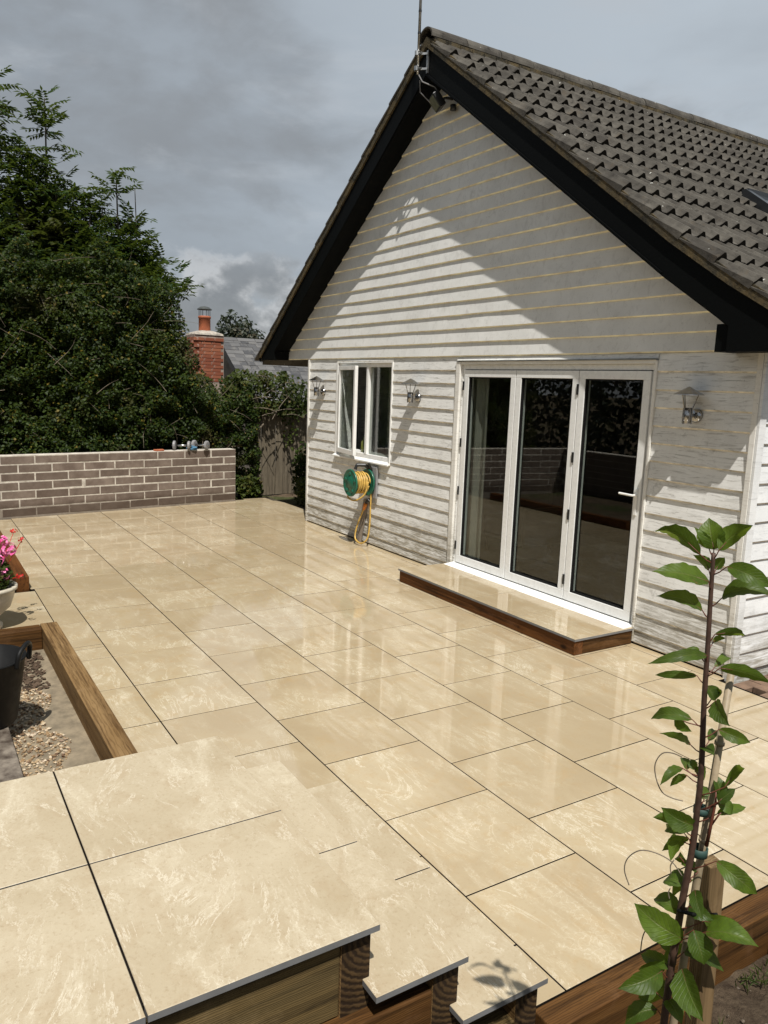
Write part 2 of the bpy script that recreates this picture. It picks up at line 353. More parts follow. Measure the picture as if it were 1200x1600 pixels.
FENCEW = timber('grey_fence_board', (0.215, 0.18, 0.128), (0.14, 0.115, 0.082), (0.045, 0.036, 0.026), 2, 1.0, 0.9)
STAKEW = timber('pale_stake_timber', (0.21, 0.14, 0.07), (0.17, 0.11, 0.055), (0.07, 0.045, 0.022), 2)
GREYW = timber('silvered_batten', (0.30, 0.25, 0.2), (0.24, 0.20, 0.16), (0.12, 0.10, 0.08), 2)
m = M_('sleeper_end_grain', 0.8, 0.2)
v = m.coord((1, 1, 1)); w = m.n('ShaderNodeTexWave'); w.wave_type = 'RINGS'; w.rings_direction = 'X'; w.inputs['Scale'].default_value = 17; w.inputs['Distortion'].default_value = 2.6; w.inputs['Detail'].default_value = 5; w.inputs['Detail Scale'].default_value = 3.5
mp = m.n('ShaderNodeMapping'); mp.inputs['Location'].default_value = (0, -0.06, -0.10); m.l(v, mp.inputs[0]); m.l(mp.outputs[0], w.inputs['Vector'])
m.col(m.mix((0.02, 0.011, 0.005), (0.085, 0.05, 0.02), m.math('MULTIPLY', m.rng(w.outputs['Fac'], 0.15, 0.8), m.rng(m.noise(v, 14, 6, 0.7), 0.35, 0.65, 0.25, 1.0)))).bump(w.outputs['Fac'], 0.4, 0.003); ENDG = m.mat

STEEL = plain('stainless_steel', (0.36, 0.355, 0.35), 0.22, 1.0, var=0.15)
ZINC = plain('galvanised_steel', (0.45, 0.45, 0.44), 0.4, 1.0, var=0.2)
GREENP = plain('green_plastic', (0.012, 0.105, 0.062), 0.35)
BLACKPL = plain('black_plastic', (0.012, 0.012, 0.012), 0.4)
GREYPL = plain('grey_plastic', (0.24, 0.235, 0.235), 0.5)
HOSEM = plain('yellow_hose', (0.50, 0.32, 0.075), 0.42, var=0.25, sc=20)
ORANGE = plain('orange_plastic', (0.72, 0.22, 0.02), 0.35)
BLUEC = plain('blue_cloth', (0.06, 0.16, 0.26), 0.8, var=0.5, sc=60)
POTM = plain('cream_stoneware', (0.50, 0.45, 0.36), 0.5, var=0.2)
TERRA = plain('terracotta', (0.36, 0.105, 0.045), 0.75, var=0.2)
PINK = M_('pink_petal', 0.55, 0.3); PINK.col(PINK.mix((0.58, 0.035, 0.22), (0.85, 0.30, 0.52), PINK.island())); PINK = PINK.mat
RED = plain('red_petal', (0.5, 0.02, 0.015), 0.55)
SAND = plain('pale_mortar_sand', (0.205, 0.165, 0.11), 0.95, var=0.25, sc=14)
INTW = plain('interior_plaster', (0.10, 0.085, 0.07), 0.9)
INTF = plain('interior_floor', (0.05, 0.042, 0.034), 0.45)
CURT = plain('cream_curtain', (0.30, 0.285, 0.25), 0.9)
FABR = plain('tan_upholstery', (0.15, 0.115, 0.08), 0.9)
LEADM = plain('roof_window_metal', (0.05, 0.052, 0.055), 0.35, 0.6)

m = M_('pane_glass'); t = m.t; t.nodes.remove(m.p)
tr = m.n('ShaderNodeBsdfTransparent'); tr.inputs[0].default_value = (0.80, 0.83, 0.81, 1)
gl = m.n('ShaderNodeBsdfGlossy'); gl.inputs['Roughness'].default_value = 0.004; gl.inputs[0].default_value = (1, 1, 1, 1)
fr = m.n('ShaderNodeFresnel'); gb = m.n('ShaderNodeNewGeometry'); m.l(m.rng(gb.outputs['Backfacing'], 0, 1, 1.6, 1/1.6), fr.inputs['IOR'])
mx = m.n('ShaderNodeMixShader'); m.l(fr.outputs[0], mx.inputs[0]); m.l(tr.outputs[0], mx.inputs[1]); m.l(gl.outputs[0], mx.inputs[2])
m.l(mx.outputs[0], t.nodes['Material Output'].inputs[0]); GLASS = m.mat

def leafmat(name, a, b, c3, rough=0.42, trans=0.25, spec=0.5):
    m = M_(name, rough, spec); r = m.island()
    r2 = m.math('FRACT', m.math('MULTIPLY', r, 57.31), 0.0)
    gn = m.noise(m.coord(), 1.3, 4, 0.6)
    c = m.mix(a, b, m.math('MULTIPLY', r, m.rng(gn, 0.35, 0.62, 0.45, 1.0))); c = m.mix(c, c3, m.rng(r2, 0.93, 1.0))
    c = m.mix(c, m.mix(c, (0.09, 0.06, 0.03), 0.5), m.rng(m.noise(m.coord(), 0.9, 5, 0.65), 0.56, 0.68))
    m.col(c)
    td = m.n('ShaderNodeBsdfTranslucent'); m.l(m.mix(c, (0.25, 0.32, 0.03), 0.4), td.inputs[0])
    mx = m.n('ShaderNodeMixShader'); mx.inputs[0].default_value = trans
    m.l(m.p.outputs[0], mx.inputs[1]); m.l(td.outputs[0], mx.inputs[2]); m.l(mx.outputs[0], m.t.nodes['Material Output'].inputs[0]); return m.mat
BRAMBLE = leafmat('bramble_leaf', (0.007, 0.016, 0.003), (0.044, 0.068, 0.011), (0.16, 0.12, 0.02), 0.5, 0.22, 0.14)
IVY = leafmat('climber_leaf', (0.02, 0.032, 0.006), (0.06, 0.078, 0.014), (0.10, 0.07, 0.02), 0.55, 0.2, 0.15)
ASH = leafmat('ash_leaf', (0.014, 0.034, 0.009), (0.042, 0.078, 0.020), (0.07, 0.10, 0.03), 0.5, 0.28, 0.2)
CONIF = leafmat('dark_far_leaf', (0.010, 0.018, 0.009), (0.022, 0.034, 0.016), (0.03, 0.04, 0.02), 0.6, 0.1)
GRASSM = leafmat('grass_blade', (0.05, 0.08, 0.016), (0.11, 0.14, 0.03), (0.24, 0.2, 0.09), 0.6, 0.3)
m = M_('cherry_leaf', 0.45, 0.3); r = m.rnd(); v = m.coord()
uvn = m.n('ShaderNodeTexCoord'); sx = m.n('ShaderNodeSeparateXYZ'); m.l(uvn.outputs['UV'], sx.inputs[0])
av = m.math('ABSOLUTE', m.math('SUBTRACT', sx.outputs['Y'], 0.5), 0.0)
vn = m.math('SINE', m.math('SUBTRACT', m.math('MULTIPLY', sx.outputs['X'], 62.0), m.math('MULTIPLY', av, 34.0)), 0.0)
vein = m.rng(vn, 0.72, 1.0); mid_ = m.rng(av, 0.035, 0.0)
c = m.mix((0.038, 0.074, 0.008), (0.095, 0.155, 0.016), r); c = m.mix(c, m.mix(c, (0.02, 0.035, 0.006), 0.6), m.rng(m.noise(v, 38, 5, 0.65), 0.42, 0.66))
c = m.mix(c, (0.10, 0.15, 0.035), m.math('MULTIPLY', vein, 0.35)); c = m.mix(c, (0.15, 0.17, 0.05), m.math('MULTIPLY', mid_, 0.7))
c = m.mix(c, (0.16, 0.09, 0.03), m.rng(m.noise(v, 55, 3, 0.6), 0.70, 0.74, 0, 0.8))
m.col(c); td = m.n('ShaderNodeBsdfTranslucent'); m.l(m.mix(c, (0.30, 0.40, 0.03), 0.6), td.inputs[0])
mx = m.n('ShaderNodeMixShader'); mx.inputs[0].default_value = 0.38
m.l(m.p.outputs[0], mx.inputs[1]); m.l(td.outputs[0], mx.inputs[2]); m.l(mx.outputs[0], m.t.nodes['Material Output'].inputs[0])
m.bump(m.math('SUBTRACT', m.math('MULTIPLY', m.noise(v, 120, 3), 0.3), m.math('ADD', vein, mid_)), 0.45, 0.0015); CHERRY = m.mat
BARK = plain('dark_stem_bark', (0.055, 0.028, 0.018), 0.6, var=0.35, sc=40)
REDST = plain('reddish_petiole', (0.12, 0.035, 0.02), 0.5)
CANE = plain('bamboo_cane', (0.30, 0.235, 0.15), 0.55, var=0.25, sc=30)
TWIG = plain('dry_bramble_stem', (0.15, 0.12, 0.085), 0.8, var=0.4, sc=20)
TRUNK = plain('grey_bark', (0.07, 0.058, 0.045), 0.9, var=0.4, sc=20)
TIEM = plain('green_tie', (0.025, 0.06, 0.05), 0.6)

m = M_('garden_soil', 0.95, 0.15); v = m.coord()
c = m.mix((0.045, 0.030, 0.019), (0.15, 0.11, 0.072), m.rng(m.noise(v, 7, 9, 0.75), 0.36, 0.64))
c = m.mix(c, (0.05, 0.065, 0.02), m.rng(m.noise(v, 1.1, 6, 0.65), 0.5, 0.62, 0, 0.8))
m.col(c).bump(m.noise(v, 18, 8, 0.75), 1.0, 0.04); SOIL = m.mat
m = M_('gravel_stone', 0.75, 0.3); r = m.island()
c = ramp(m.t, r, [(0, (0.10, 0.055, 0.03)), (0.3, (0.27, 0.175, 0.09)), (0.6, (0.40, 0.30, 0.18)), (0.85, (0.55, 0.46, 0.34)), (1, (0.20, 0.13, 0.085))]); m.col(c); GRAVEL = m.mat
m = M_('dark_wood_chip', 0.9, 0.2); r = m.island(); m.col(m.mix((0.04, 0.026, 0.017), (0.11, 0.075, 0.05), r)); CHIP = m.mat
m = M_('wet_stone_paver', 0.5, 0.4); v = m.coord()
c = m.mix((0.06, 0.045, 0.034), (0.27, 0.23, 0.185), m.rng(m.noise(v, 5, 7, 0.65), 0.40, 0.62)); m.col(c).bump(m.noise(v, 60, 5), 0.4, 0.004); PAVERM = m.mat
m = M_('old_red_brick', 0.9, 0.2); v = m.coord(rnd=30.0)
c = m.mix((0.20, 0.062, 0.035), (0.30, 0.11, 0.06), m.rnd()); c = m.mix(c, (0.50, 0.42, 0.36), m.rng(m.noise(m.coord(), 3.2, 7, 0.72), 0.58, 0.7, 0, 0.85))
m.col(c).bump(m.noise(v, 40, 5), 0.5, 0.006); REDB = m.mat
m = M_('grey_slate', 0.6, 0.4); v = m.coord(rnd=30.0)
c = m.mix((0.05, 0.05, 0.053), (0.125, 0.122, 0.12), m.rnd()); c = m.mix(c, (0.17, 0.16, 0.145), m.rng(m.noise(v, 5, 6, 0.7), 0.52, 0.7, 0, 0.7)); m.col(c).bump(m.noise(v, 30, 5), 0.4, 0.006); SLATE = m.mat
RENDERM = plain('old_render', (0.17, 0.155, 0.13), 0.95, var=0.3, sc=5)
LICHSTONE = plain('chimney_flaunching', (0.36, 0.32, 0.27), 0.9, var=0.35, sc=12)

# ------------------------------------------------------------------ ground
def terrain(x, y):
    if x > -0.5:
        t = max(0, min(1, (y+3.0)/0.5)); z = -0.62+0.42*t*t*(3-2*t); z += min(0.75, 0.22*max(0, x+0.3))
        if y > -1.0: z = -0.15
    else: z = -0.16
    if y < -6.2: z = -0.16+min(1, (-6.2-y)/0.8)*0.75 if x > -3 else z
    if x < -11.2: z = -0.1
    return z
def ground_z(x, y):
    z = terrain(x, y)+0.02*noise.noise((x*3, y*3, 0))+0.03*noise.noise((x*0.8, y*0.8, 3))
    if -0.36 < x < 1: z += 0.03*noise.noise((x*9, y*9, 1))+0.018*noise.noise((x*25, y*25, 1))
    return z
def ground():
    xs = [-300, -120, -60, -30]+list(np.arange(-18, -0.61, 0.2))+list(np.arange(-0.6, 1.01, 0.05))+list(np.arange(1.2, 8.01, 0.2))+[14, 30, 80, 300]
    ys = [-300, -100, -40, -16]+list(np.arange(-10, -3.61, 0.2))+list(np.arange(-3.5, -0.99, 0.05))+list(np.arange(-0.8, 5.01, 0.2))+[12, 30, 80, 150, 300]
    V = []; 
    for y in ys:
        for x in xs:
            z = ground_z(x, y)
            V.append((x, y, z if abs(x) < 20 and abs(y) < 20 else -0.3))
    nx = len(xs)
    Fs = [(j*nx+i, j*nx+i+1, (j+1)*nx+i+1, (j+1)*nx+i) for j in range(len(ys)-1) for i in range(nx-1)]
    mb = MB().add(V, Fs); link('ground', mb.mesh('ground', SOIL, True), kind='structure')
ground()

# ------------------------------------------------------------------ patio
P = 0.604; X0 = -1.9306; R0 = 1.3064; SL = 0.5995
patio = link('patio', MB().prism([(-11.2, 0.40), (-8.84, 0.40), (-8.84, -0.004), (-2.02, -0.004), (-2.02, -0.075), (-0.475, -0.075), (-0.475, -3.27), (-0.6, -3.27),
      (-1.80, -3.27), (-1.80, -3.955), (-5.18, -3.955), (-5.18, -5.6), (-6.4, -5.6), (-6.4, -3.98), (-10.34, -3.98), (-10.9, -0.3)], -0.12, -0.0025, 'z').mesh('patio', JOINT), kind='structure')
def slab_mesh(w, d, t=0.02, ch=0.0015):
    mb = MB(); x, y = w/2, d/2
    V = [(-x, -y, -t), (x, -y, -t), (x, y, -t), (-x, y, -t), (-x, -y, -ch), (x, -y, -ch), (x, y, -ch), (-x, y, -ch),
         (-x+ch, -y+ch, 0), (x-ch, -y+ch, 0), (x-ch, y-ch, 0), (-x+ch, y-ch, 0)]
    mb.add(V, [(8, 9, 10, 11), (4, 5, 9, 8), (5, 6, 10, 9), (6, 7, 11, 10), (7, 4, 8, 11)], 0)
    mb.add(V, [(0, 1, 5, 4), (1, 2, 6, 5), (2, 3, 7, 6), (3, 0, 4, 7), (3, 2, 1, 0)], 1)
    return mb
SLABS = {}
def slab(x0, x1, y0, y1, z, parent, mat=None, t=0.02, name='paving_slab'):
    mat = mat or PAVE
    k = (round(x1-x0, 3), round(y1-y0, 3), mat.name, t)
    if k not in SLABS: SLABS[k] = slab_mesh(k[0], k[1], t).mesh('paving_slab', [mat, JOINT if mat is PAVE and parent is patio else SLAB_EDGE]); fixn(SLABS[k])
    o = link(name, SLABS[k], None, fix=False)
    o.parent = parent; o.matrix_parent_inverse = Matrix.Translation(-parent.location) if parent.type == 'EMPTY' else Matrix()
    o.location = ((x0+x1)/2, (y0+y1)/2, z+random.uniform(-.0006, .0006))
    o.rotation_euler = (random.uniform(-.0012, .0012), random.uniform(-.0012, .0012), 0)
    return o
G = 0.0033
def lay(ya, yb, odd, xa, xb):
    k = math.floor((xa-X0)/P)-1; off = P/2 if odd else 0
    while True:
        a = X0+k*P+off; b = a+P; k += 1
        if a > xb: break
        a2 = max(a, xa); b2 = min(b, xb)
        if b2-a2 > 0.03: slab(a2+G, b2-G, ya+G, yb-G, 0, patio)
edgeX = -0.474
def wl(y): return -10.86+(y+0.3)*(-0.152)   # outer face of the brick wall
rows = []
yb = -R0
for k in range(0, 5): rows.append((yb-P*(k), k))     # E D C B A boundaries
# rows from A up to E
lay(-R0-4*P, -R0-3*P, False, -10.95, edgeX) if False else None
for i, (ya, yb_, odd) in enumerate([(-R0-3*P, -R0-2*P, True), (-R0-2*P, -R0-P, False), (-R0-P, -R0, True)]):
    lay(ya, yb_, odd, -10.95, edgeX)
lay(-R0-4*P, -R0-3*P, False, -10.75, -1.785)         # row A-B as far as the steps
lay(-3.279, -R0-3*P, False, -1.785, edgeX)           # strip of it in front of the steps
lay(-R0, -R0+P, False, -10.95, edgeX)
lay(-R0+P, -R0+2*P, True, -10.95, edgeX)
lay(-R0+2*P, -0.006, False, -11.0, -2.02); lay(-R0+2*P, -0.075, False, -2.02, edgeX) if False else None
lay(-0.1004, 0.40, False, -11.05, -8.835)
lay(-3.955, -R0-4*P, True, -6.45, -4.6486); slab(-4.6486+G, -4.585-G, -3.955+G, -R0-4*P-G, 0, patio)
lay(-3.955, -R0-4*P, False, -4.585, -1.80)
lay(-3.985, -R0-4*P, True, -10.3, -6.45)
for r in range(3): lay(-3.955-(r+1)*P, -3.955-r*P, r % 2 == 0, -6.38, -5.19)
# brick paving strip at the right of the house corner
bp = link('brick_path', MB().box(-1.98, -0.474, -0.07, 2.6, -0.14, -0.052).mesh('brick_path', JOINT), kind='structure')
bpm = MB().box(-0.049, 0.049, -0.104, 0.104, -0.05, 0.0).mesh('paving_brick', plain('brown_paving_brick', (0.16, 0.10, 0.065), 0.8, var=0.3)); fixn(bpm)
for i in range(11):
    for j in range(12):
        o = link('paving_brick', bpm, bp, 0.004, fix=False); o.location = (-1.90+i*0.103, 0.045+j*0.214+(0.107 if i % 2 else 0), -0.012+random.uniform(-.003, .003))
        o.rotation_euler = (0, 0, random.uniform(-.02, .02))

# ------------------------------------------------------------------ house
HX0, HX1 = -8.80, -2.00
RX, RZ, RM = -5.80, 5.31, 0.72
BAR = 0.25
house = thing('house', 'white weatherboarded gable end house with black bargeboards and brown tiled roof', 'house', (-5.4, 0, 0))
# structural wall with its openings (behind the boards)
WX0, WX1, WZ0, WZ1 = -7.93, -6.62, 1.07, 2.235     # window opening
DX0, DX1, DZ0, DZ1 = -5.285, -2.88, 0.10, 2.225    # door opening
mb = MB()
mb.box(HX0, WX0, 0.002, 0.2, -0.1, 2.30); mb.box(WX0, WX1, 0.002, 0.2, -0.1, WZ0); mb.box(WX0, WX1, 0.002, 0.2, WZ1, 2.30)
mb.box(WX1, DX0, 0.002, 0.2, -0.1, 2.30); mb.box(DX0, DX1, 0.002, 0.2, DZ1, 2.30); mb.box(DX0, DX1, 0.002, 0.2, -0.1, DZ0)
mb.box(DX1, HX1-0.002, 0.002, 0.2, -0.1, 2.30)
mb.box(HX0, HX0+0.2, 0.202, 8.8, -0.1, 2.35); mb.box(HX1-0.202, HX1-0.002, 0.202, 8.8, -0.1, 2.35); mb.box(HX0, HX1-.002, 8.8, 9.0, -0.1, 2.35)
link('wall', mb.mesh('wall', BOARD), house)
mb = MB().prism([(-9.85, 2.302), (-1.95, 2.302), (-1.95, 2.36), (RX, RZ-0.13), (-9.85, 2.36)], 0.0, 0.18)
link('gable_wall', mb.mesh('gable_wall', GBOARD), house)
# inside: floor, ceiling, partition
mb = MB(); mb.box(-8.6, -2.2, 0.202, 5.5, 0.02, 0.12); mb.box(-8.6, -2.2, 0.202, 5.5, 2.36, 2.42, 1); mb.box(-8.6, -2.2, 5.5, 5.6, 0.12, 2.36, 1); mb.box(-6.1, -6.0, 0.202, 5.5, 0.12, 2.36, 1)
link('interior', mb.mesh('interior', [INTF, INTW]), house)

def board_mesh(xa_b, xb_b, xa_t, xb_t, zb, zt, lip, mat, back=0.0):
    """one feather-edged weatherboard; lower edge proud, slightly wavy"""
    n = max(2, int((xb_b-xa_b)/0.22)); V = []
    sd = random.uniform(0, 100)
    for i in range(n+1):
        t = i/n; xb = xa_b+(xb_b-xa_b)*t; xt = xa_t+(xb_t-xa_t)*t
        wy = 0.0030*noise.noise((xb*1.7, sd, 0)); wz = 0.0035*noise.noise((xb*1.3, sd, 5))
        V += [(xb, back, zb+wz+0.001), (xb, back-lip+wy+0.009, zb+wz), (xb, back-lip+wy, zb+wz+0.0105), (xt, back-0.0045, zt), (xt, back, zt)]
    Fs = []
    for i in range(n):
        for k in range(4): Fs.append((i*5+k, (i+1)*5+k, (i+1)*5+k+1, i*5+k+1))
    Fs += [(0, 1, 2, 3, 4), (n*5+4, n*5+3, n*5+2, n*5+1, n*5)]
    mb = MB().add(V, Fs)
    for i in range(n): mb.m[i*4] = 1; mb.m[i*4+1] = 1
    return mb.mesh('weatherboard', [mat, UNDER if mat is GBOARD else UNDERW])
PB = 0.1357; B0 = 2.147
def lower_board(x0, x1, zb, zt): link('weatherboard', board_mesh(x0, x1, x0, x1, zb, zt, 0.0185+random.uniform(-.002, .002), BOARD), house)
cl0, cl1 = HX0+0.035, HX1-0.04
for k in range(-1, 17):
    zb = B0-PB*k; zt = zb+PB+0.006; zb = max(zb, 0.012)
    if k == -1: zt = 2.292; zb = B0+PB-0.0
    if k == -1: continue
    if k == 0:
        lower_board(cl0, WX0-0.045, zb, 2.290); lower_board(WX1+0.03, -4.7, zb, 2.290) if False else None
        lower_board(WX1+0.03, DX0-0.085, zb, 2.290); lower_board(DX1+0.03, cl1, zb, 2.290)
        lower_board(WX0-0.04, WX1+0.025, 2.252, 2.291); lower_board(DX0-0.08, DX1+0.025, 2.243, 2.291)
        continue
    if zb > WZ0-0.06:
        lower_board(cl0, WX0-0.045, zb, zt); lower_board(WX1+0.03, DX0-0.085, zb, zt)
    else:
        if zt > WZ0-0.03:
            lower_board(cl0, WX0-0.04, zb, zt); lower_board(WX0-0.04, WX1+0.03, zb, WZ0-0.03); lower_board(WX1+0.03, DX0-0.085, zb, zt)
        else:
            xm = random.choice([-7.6, -6.9, -6.4, -7.2])
            lower_board(cl0, xm, zb, zt); lower_board(xm+0.002, DX0-0.085, zb, zt)
    lower_board(DX1+0.03, cl1, zb, zt)
# dark of the gap between boards and paving, drawn as a black strip
link('dark_gap_strip', MB().box(HX0, HX1-0.003, -0.0038, 0.0018, -0.1, 0.02).mesh('dark_gap_strip', JOINT), house)
# gable boards
PG = 0.1372
def roofz(x): return RZ-RM*abs(x-RX)
k = 0
while True:
    zb = 2.292+PG*k; zt = zb+PG+0.004
    def ext(z): 
        h = (RZ-0.14-z)/RM; return (RX-h, RX+h)
    if zb > RZ-0.3: break
    a, b = ext(zb); a2, b2 = ext(min(zt, RZ-0.16))
    a = max(a, -9.88); b = min(b, -2.235 if k == 0 else -2.0); a2 = max(a2, -9.88); b2 = min(b2, -2.235 if k == 0 else -2.0)
    zt = min(zt, RZ-0.16)
    if b-a > 2.5 and random.random() < 0.55:
        t = random.uniform(0.3, 0.8); xm = a+(b-a)*t; xm2 = xm
        link('gable_board', board_mesh(a, xm, a2, xm2, zb, zt, 0.0202, GBOARD, -0.003), house)
        link('gable_board', board_mesh(xm+.0015, b, xm2+.0015, b2, zb, zt, 0.0209, GBOARD, -0.003), house)
    else: link('gable_board', board_mesh(a, b, a2, b2, zb, zt, 0.0205, GBOARD, -0.003), house)
    k += 1
# side wall boards (return wall facing right)
def side_board(zb, zt):
    me = board_mesh(0.012, 8.9, 0.012, 8.9, zb, zt, 0.0185, SBOARD)
    me.transform(Matrix.Translation((HX1, 0, 0)) @ Matrix.Rotation(math.pi/2, 4, 'Z')); link('side_board', me, house)
for k in range(0, 17): side_board(max(0.012, B0+0.06-PB*k), B0+0.06-PB*k+PB+0.006)
# trims
def trim(name, x0, x1, y0, y1, z0, z1, mat=None, bevel=0.003): return link(name, MB().box(x0, x1, y0, y1, z0, z1).mesh(name, mat or TRIM), house, bevel)
trim('corner_trim', HX0-0.012, HX0+0.033, -0.026, 0.0015, 0.0, 2.289)
trim('corner_trim', HX1-0.038, HX1+0.004, -0.026, 0.0015, -0.02, 2.2885)
trim('corner_trim', HX1+0.0045, HX1+0.027, -0.022, 0.05, -0.02, 2.33, SBOARD)
trim('door_trim', DX0-0.083, DX0-0.018, -0.028, 0.0, 0.02, 2.238)
trim('door_trim', DX1+0.008, DX1+0.028, -0.026, 0.0, 0.02, 2.238)
trim('door_head', DX0-0.017, DX1+0.007, -0.020, 0.0, 2.212, 2.242)
trim('drip_edge', DX0-0.083, DX1+0.03, -0.034, -0.0005, 2.2425, 2.2485, ZINC, 0)
trim('window_trim', WX0-0.043, WX0-0.002, -0.024, 0.0, WZ0-0.03, 2.25, WHITE)
trim('window_trim', WX1+0.002, WX1+0.028, -0.024, 0.0, WZ0-0.03, 2.25, WHITE)
trim('window_trim', WX0-0.0015, WX1+0.0015, -0.022, 0.0, 2.236, 2.2515, WHITE)
# bargeboards
up_r = [(RX, RZ), (-2.64, 3.03), (-2.15, 2.705), (-1.80, 2.50)]
lo_r = [(-1.80, 2.274), (-2.13, 2.274), (-2.13, 2.44), (-2.68, 2.80), (RX, RZ-0.275)]
link('bargeboard', MB().prism(up_r+lo_r, -BAR, -BAR+0.024).mesh('bargeboard', BLACKP), house, 0.002)
left = [(RX-0.001, RZ), (RX-0.001, RZ-0.275), (-9.47, 2.395), (-9.47, 2.284), (-9.90, 2.284), (-9.95, 2.33)]
link('bargeboard', MB().prism(left, -BAR, -BAR+0.024).mesh('bargeboard', BLACKP), house, 0.002)
# raised bead on the lower edge of the bargeboard
link('barge_bead', MB().bar((RX+0.02, -BAR-0.004, RZ-0.262), (-2.70, -BAR-0.004, 2.835), 0.012, 0.012).mesh('barge_bead', BLACKP), house)
link('barge_bead', MB().bar((RX-0.02, -BAR-0.004, RZ-0.262), (-9.45, -BAR-0.004, 2.415), 0.012, 0.012).mesh('barge_bead', BLACKP), house)
# soffits between bargeboard and wall, and the boxed eave end
o_ = 0.262
link('soffit', MB().prism([(RX, RZ-o_), (-2.13, RZ-o_-RM*(RX*-1-2.13)+0.02), (-2.13, RZ-o_-RM*3.67+0.05), (RX, RZ-o_+0.03)], -BAR+0.0245, -0.003).mesh('soffit', BLACKP), house)
link('soffit', MB().prism([(RX, RZ-o_), (-9.47, RZ-o_-RM*3.67), (-9.47, RZ-o_-RM*3.67+0.03), (RX, RZ-o_+0.03)], -BAR+0.0245, -0.003).mesh('soffit', BLACKP), house)
link('eave_box', MB().box(-2.232, -1.80, -BAR+0.0245, -0.0205, 2.278, 2.46).box(-1.975, -1.80, -0.02, 9.0, 2.30, 2.46).mesh('eave_box', BLACKP), house)
link('eave_box', MB().box(-9.93, -9.46, -BAR+0.0245, -0.0205, 2.288, 2.40).box(-9.93, -8.82, 0.0, 9.0, 2.305, 2.38).mesh('eave_box', BLACKP), house)
for (gx, gz) in ((-9.985, 2.315), (-1.735, 2.40)):
    V = MB(); pr = [(0.055*math.cos(a), 0.055*math.sin(a)) for a in np.linspace(math.pi, 2*math.pi, 9)]
    pr += [(x*0.86, y*0.86) for x, y in reversed(pr)]
    V.prism([(gx+x, gz+y) for x, y in pr], -BAR-0.005, 9.0); link('gutter', V.mesh('gutter', BLACKPL), house)

# roof: deck part, with its tiles as sub-parts
def prof_r(x):     # top of the deck on the right slope, flattened at the foot
    if x <= -2.64: return RZ-0.72*(x-RX)
    return float(np.interp(x, [-2.64, -2.15, -1.66], [3.035, 2.705, 2.42]))
deck = MB()
rp = [(RX, RZ-0.002), (-2.64, 3.028), (-2.15, 2.70), (-1.70, 2.44)]
deck.prism(rp+[(x, z-0.09) for x, z in reversed(rp)], -BAR+0.03, 9.2)
lp = [(RX, RZ-0.002), (-9.97, RZ-0.002-RM*4.17)]
deck.prism(lp+[(x, z-0.09) for x, z in reversed(lp)], -BAR+0.03, 9.2)
roof = link('roof', deck.mesh('roof', ROOFT), house)
VY = -0.275   # verge line of the tiles
# mortared verge under the tiles
mv = MB()
upn = [(x, z+0.095) for x, z in up_r]
mv.prism(upn+[(x, z+0.0005) for x, z in reversed(up_r)], VY+0.004, -BAR+0.029); 
lv = [(RX, RZ+0.095), (-9.97, RZ+0.095-RM*4.17), (-9.97, RZ-RM*4.17+0.005), (RX, RZ+0.0005)]
mv.prism(lv, VY+0.004, -BAR+0.029)
link('verge_mortar', mv.mesh('verge_mortar', MORTARV), roof)
# a tile spans two rolls of 0.155 and is laid at a gauge of 0.35
slope = math.atan(0.72)
def tile_mesh(nroll=2, gauge=0.40, res=8):
    """x runs down the slope from the head, y along the eave, z out of the roof"""
    w = 0.155*nroll; V = []; ny = res*nroll
    def zz(y):
        t = (y/0.155) % 1.0      # a steep-sided roll beside a shallow pan
        if t < 0.30: return 0.046*(0.5-0.5*math.cos(math.pi*t/0.30))
        if t < 0.72: return 0.046*(0.5+0.5*math.cos(math.pi*(t-0.30)/0.42))
        return 0.0
    th = 0.024
    for xx, lift in ((0.0, 0.004), (gauge-0.010, 0.052), (gauge, 0.048)):
        for i in range(ny+1):
            y = w*i/ny; V.append((xx, y, zz(y)+lift))
    for i in range(ny+1):
        y = w*i/ny; V.append((gauge-0.004, y, zz(y)*0.55+0.002))
    n = ny+1; Fs = []
    for r in range(3):
        for i in range(ny): Fs.append((r*n+i, r*n+i+1, (r+1)*n+i+1, (r+1)*n+i))
    # exposed side edge
    Fs.append((0, n, 2*n, 3*n)); Fs.append((n-1, 2*n-1, 3*n-1, 4*n-1))
    return V, Fs
TV, TF = tile_mesh()
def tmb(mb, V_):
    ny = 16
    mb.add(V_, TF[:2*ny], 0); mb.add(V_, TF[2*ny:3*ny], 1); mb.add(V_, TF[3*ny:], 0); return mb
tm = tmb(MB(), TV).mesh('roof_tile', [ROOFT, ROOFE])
cosS, sinS = math.cos(slope), math.sin(slope)
GAU = 0.2835  # gauge in plan
def tile_matrix(xt, y, jitter=True):
    x0 = xt; z0 = prof_r(xt)
    x1 = xt+0.26; z1 = prof_r(x1)
    d = Vector((x1-x0, 0, z1-z0)).normalized(); up = Vector((-d.z, 0, d.x))
    up = up if up.z > 0 else -up
    Mx = Matrix(((d.x, 0, up.x, x0), (d.y, 1, up.y, y), (d.z, 0, up.z, z0+0.055), (0, 0, 0, 1)))
    if jitter: Mx = Mx @ Matrix.Rotation(random.uniform(-.008, .008), 4, 'X') @ Matrix.Translation((random.uniform(-.008, .008), 0, random.uniform(-.002, .003)))
    return Mx
cand = []
for c in range(14):
    xt = RX+0.075+GAU*c
    for j in range(31):
        y = VY+0.31*j
        if c in (8, 9, 10) and 1.78 < y+0.155 < 2.75: continue        # roof window stands here
        ctr = Vector((xt+0.15, y+0.15, prof_r(xt+0.15))); d = ctr-CAM
        f = d.dot(_f); px = 600+F_PX*d.dot(_r)/f; vis = px < 1230
        cand.append((0 if vis else 1, d.length, xt, y))
cand.sort()
extra = MB()
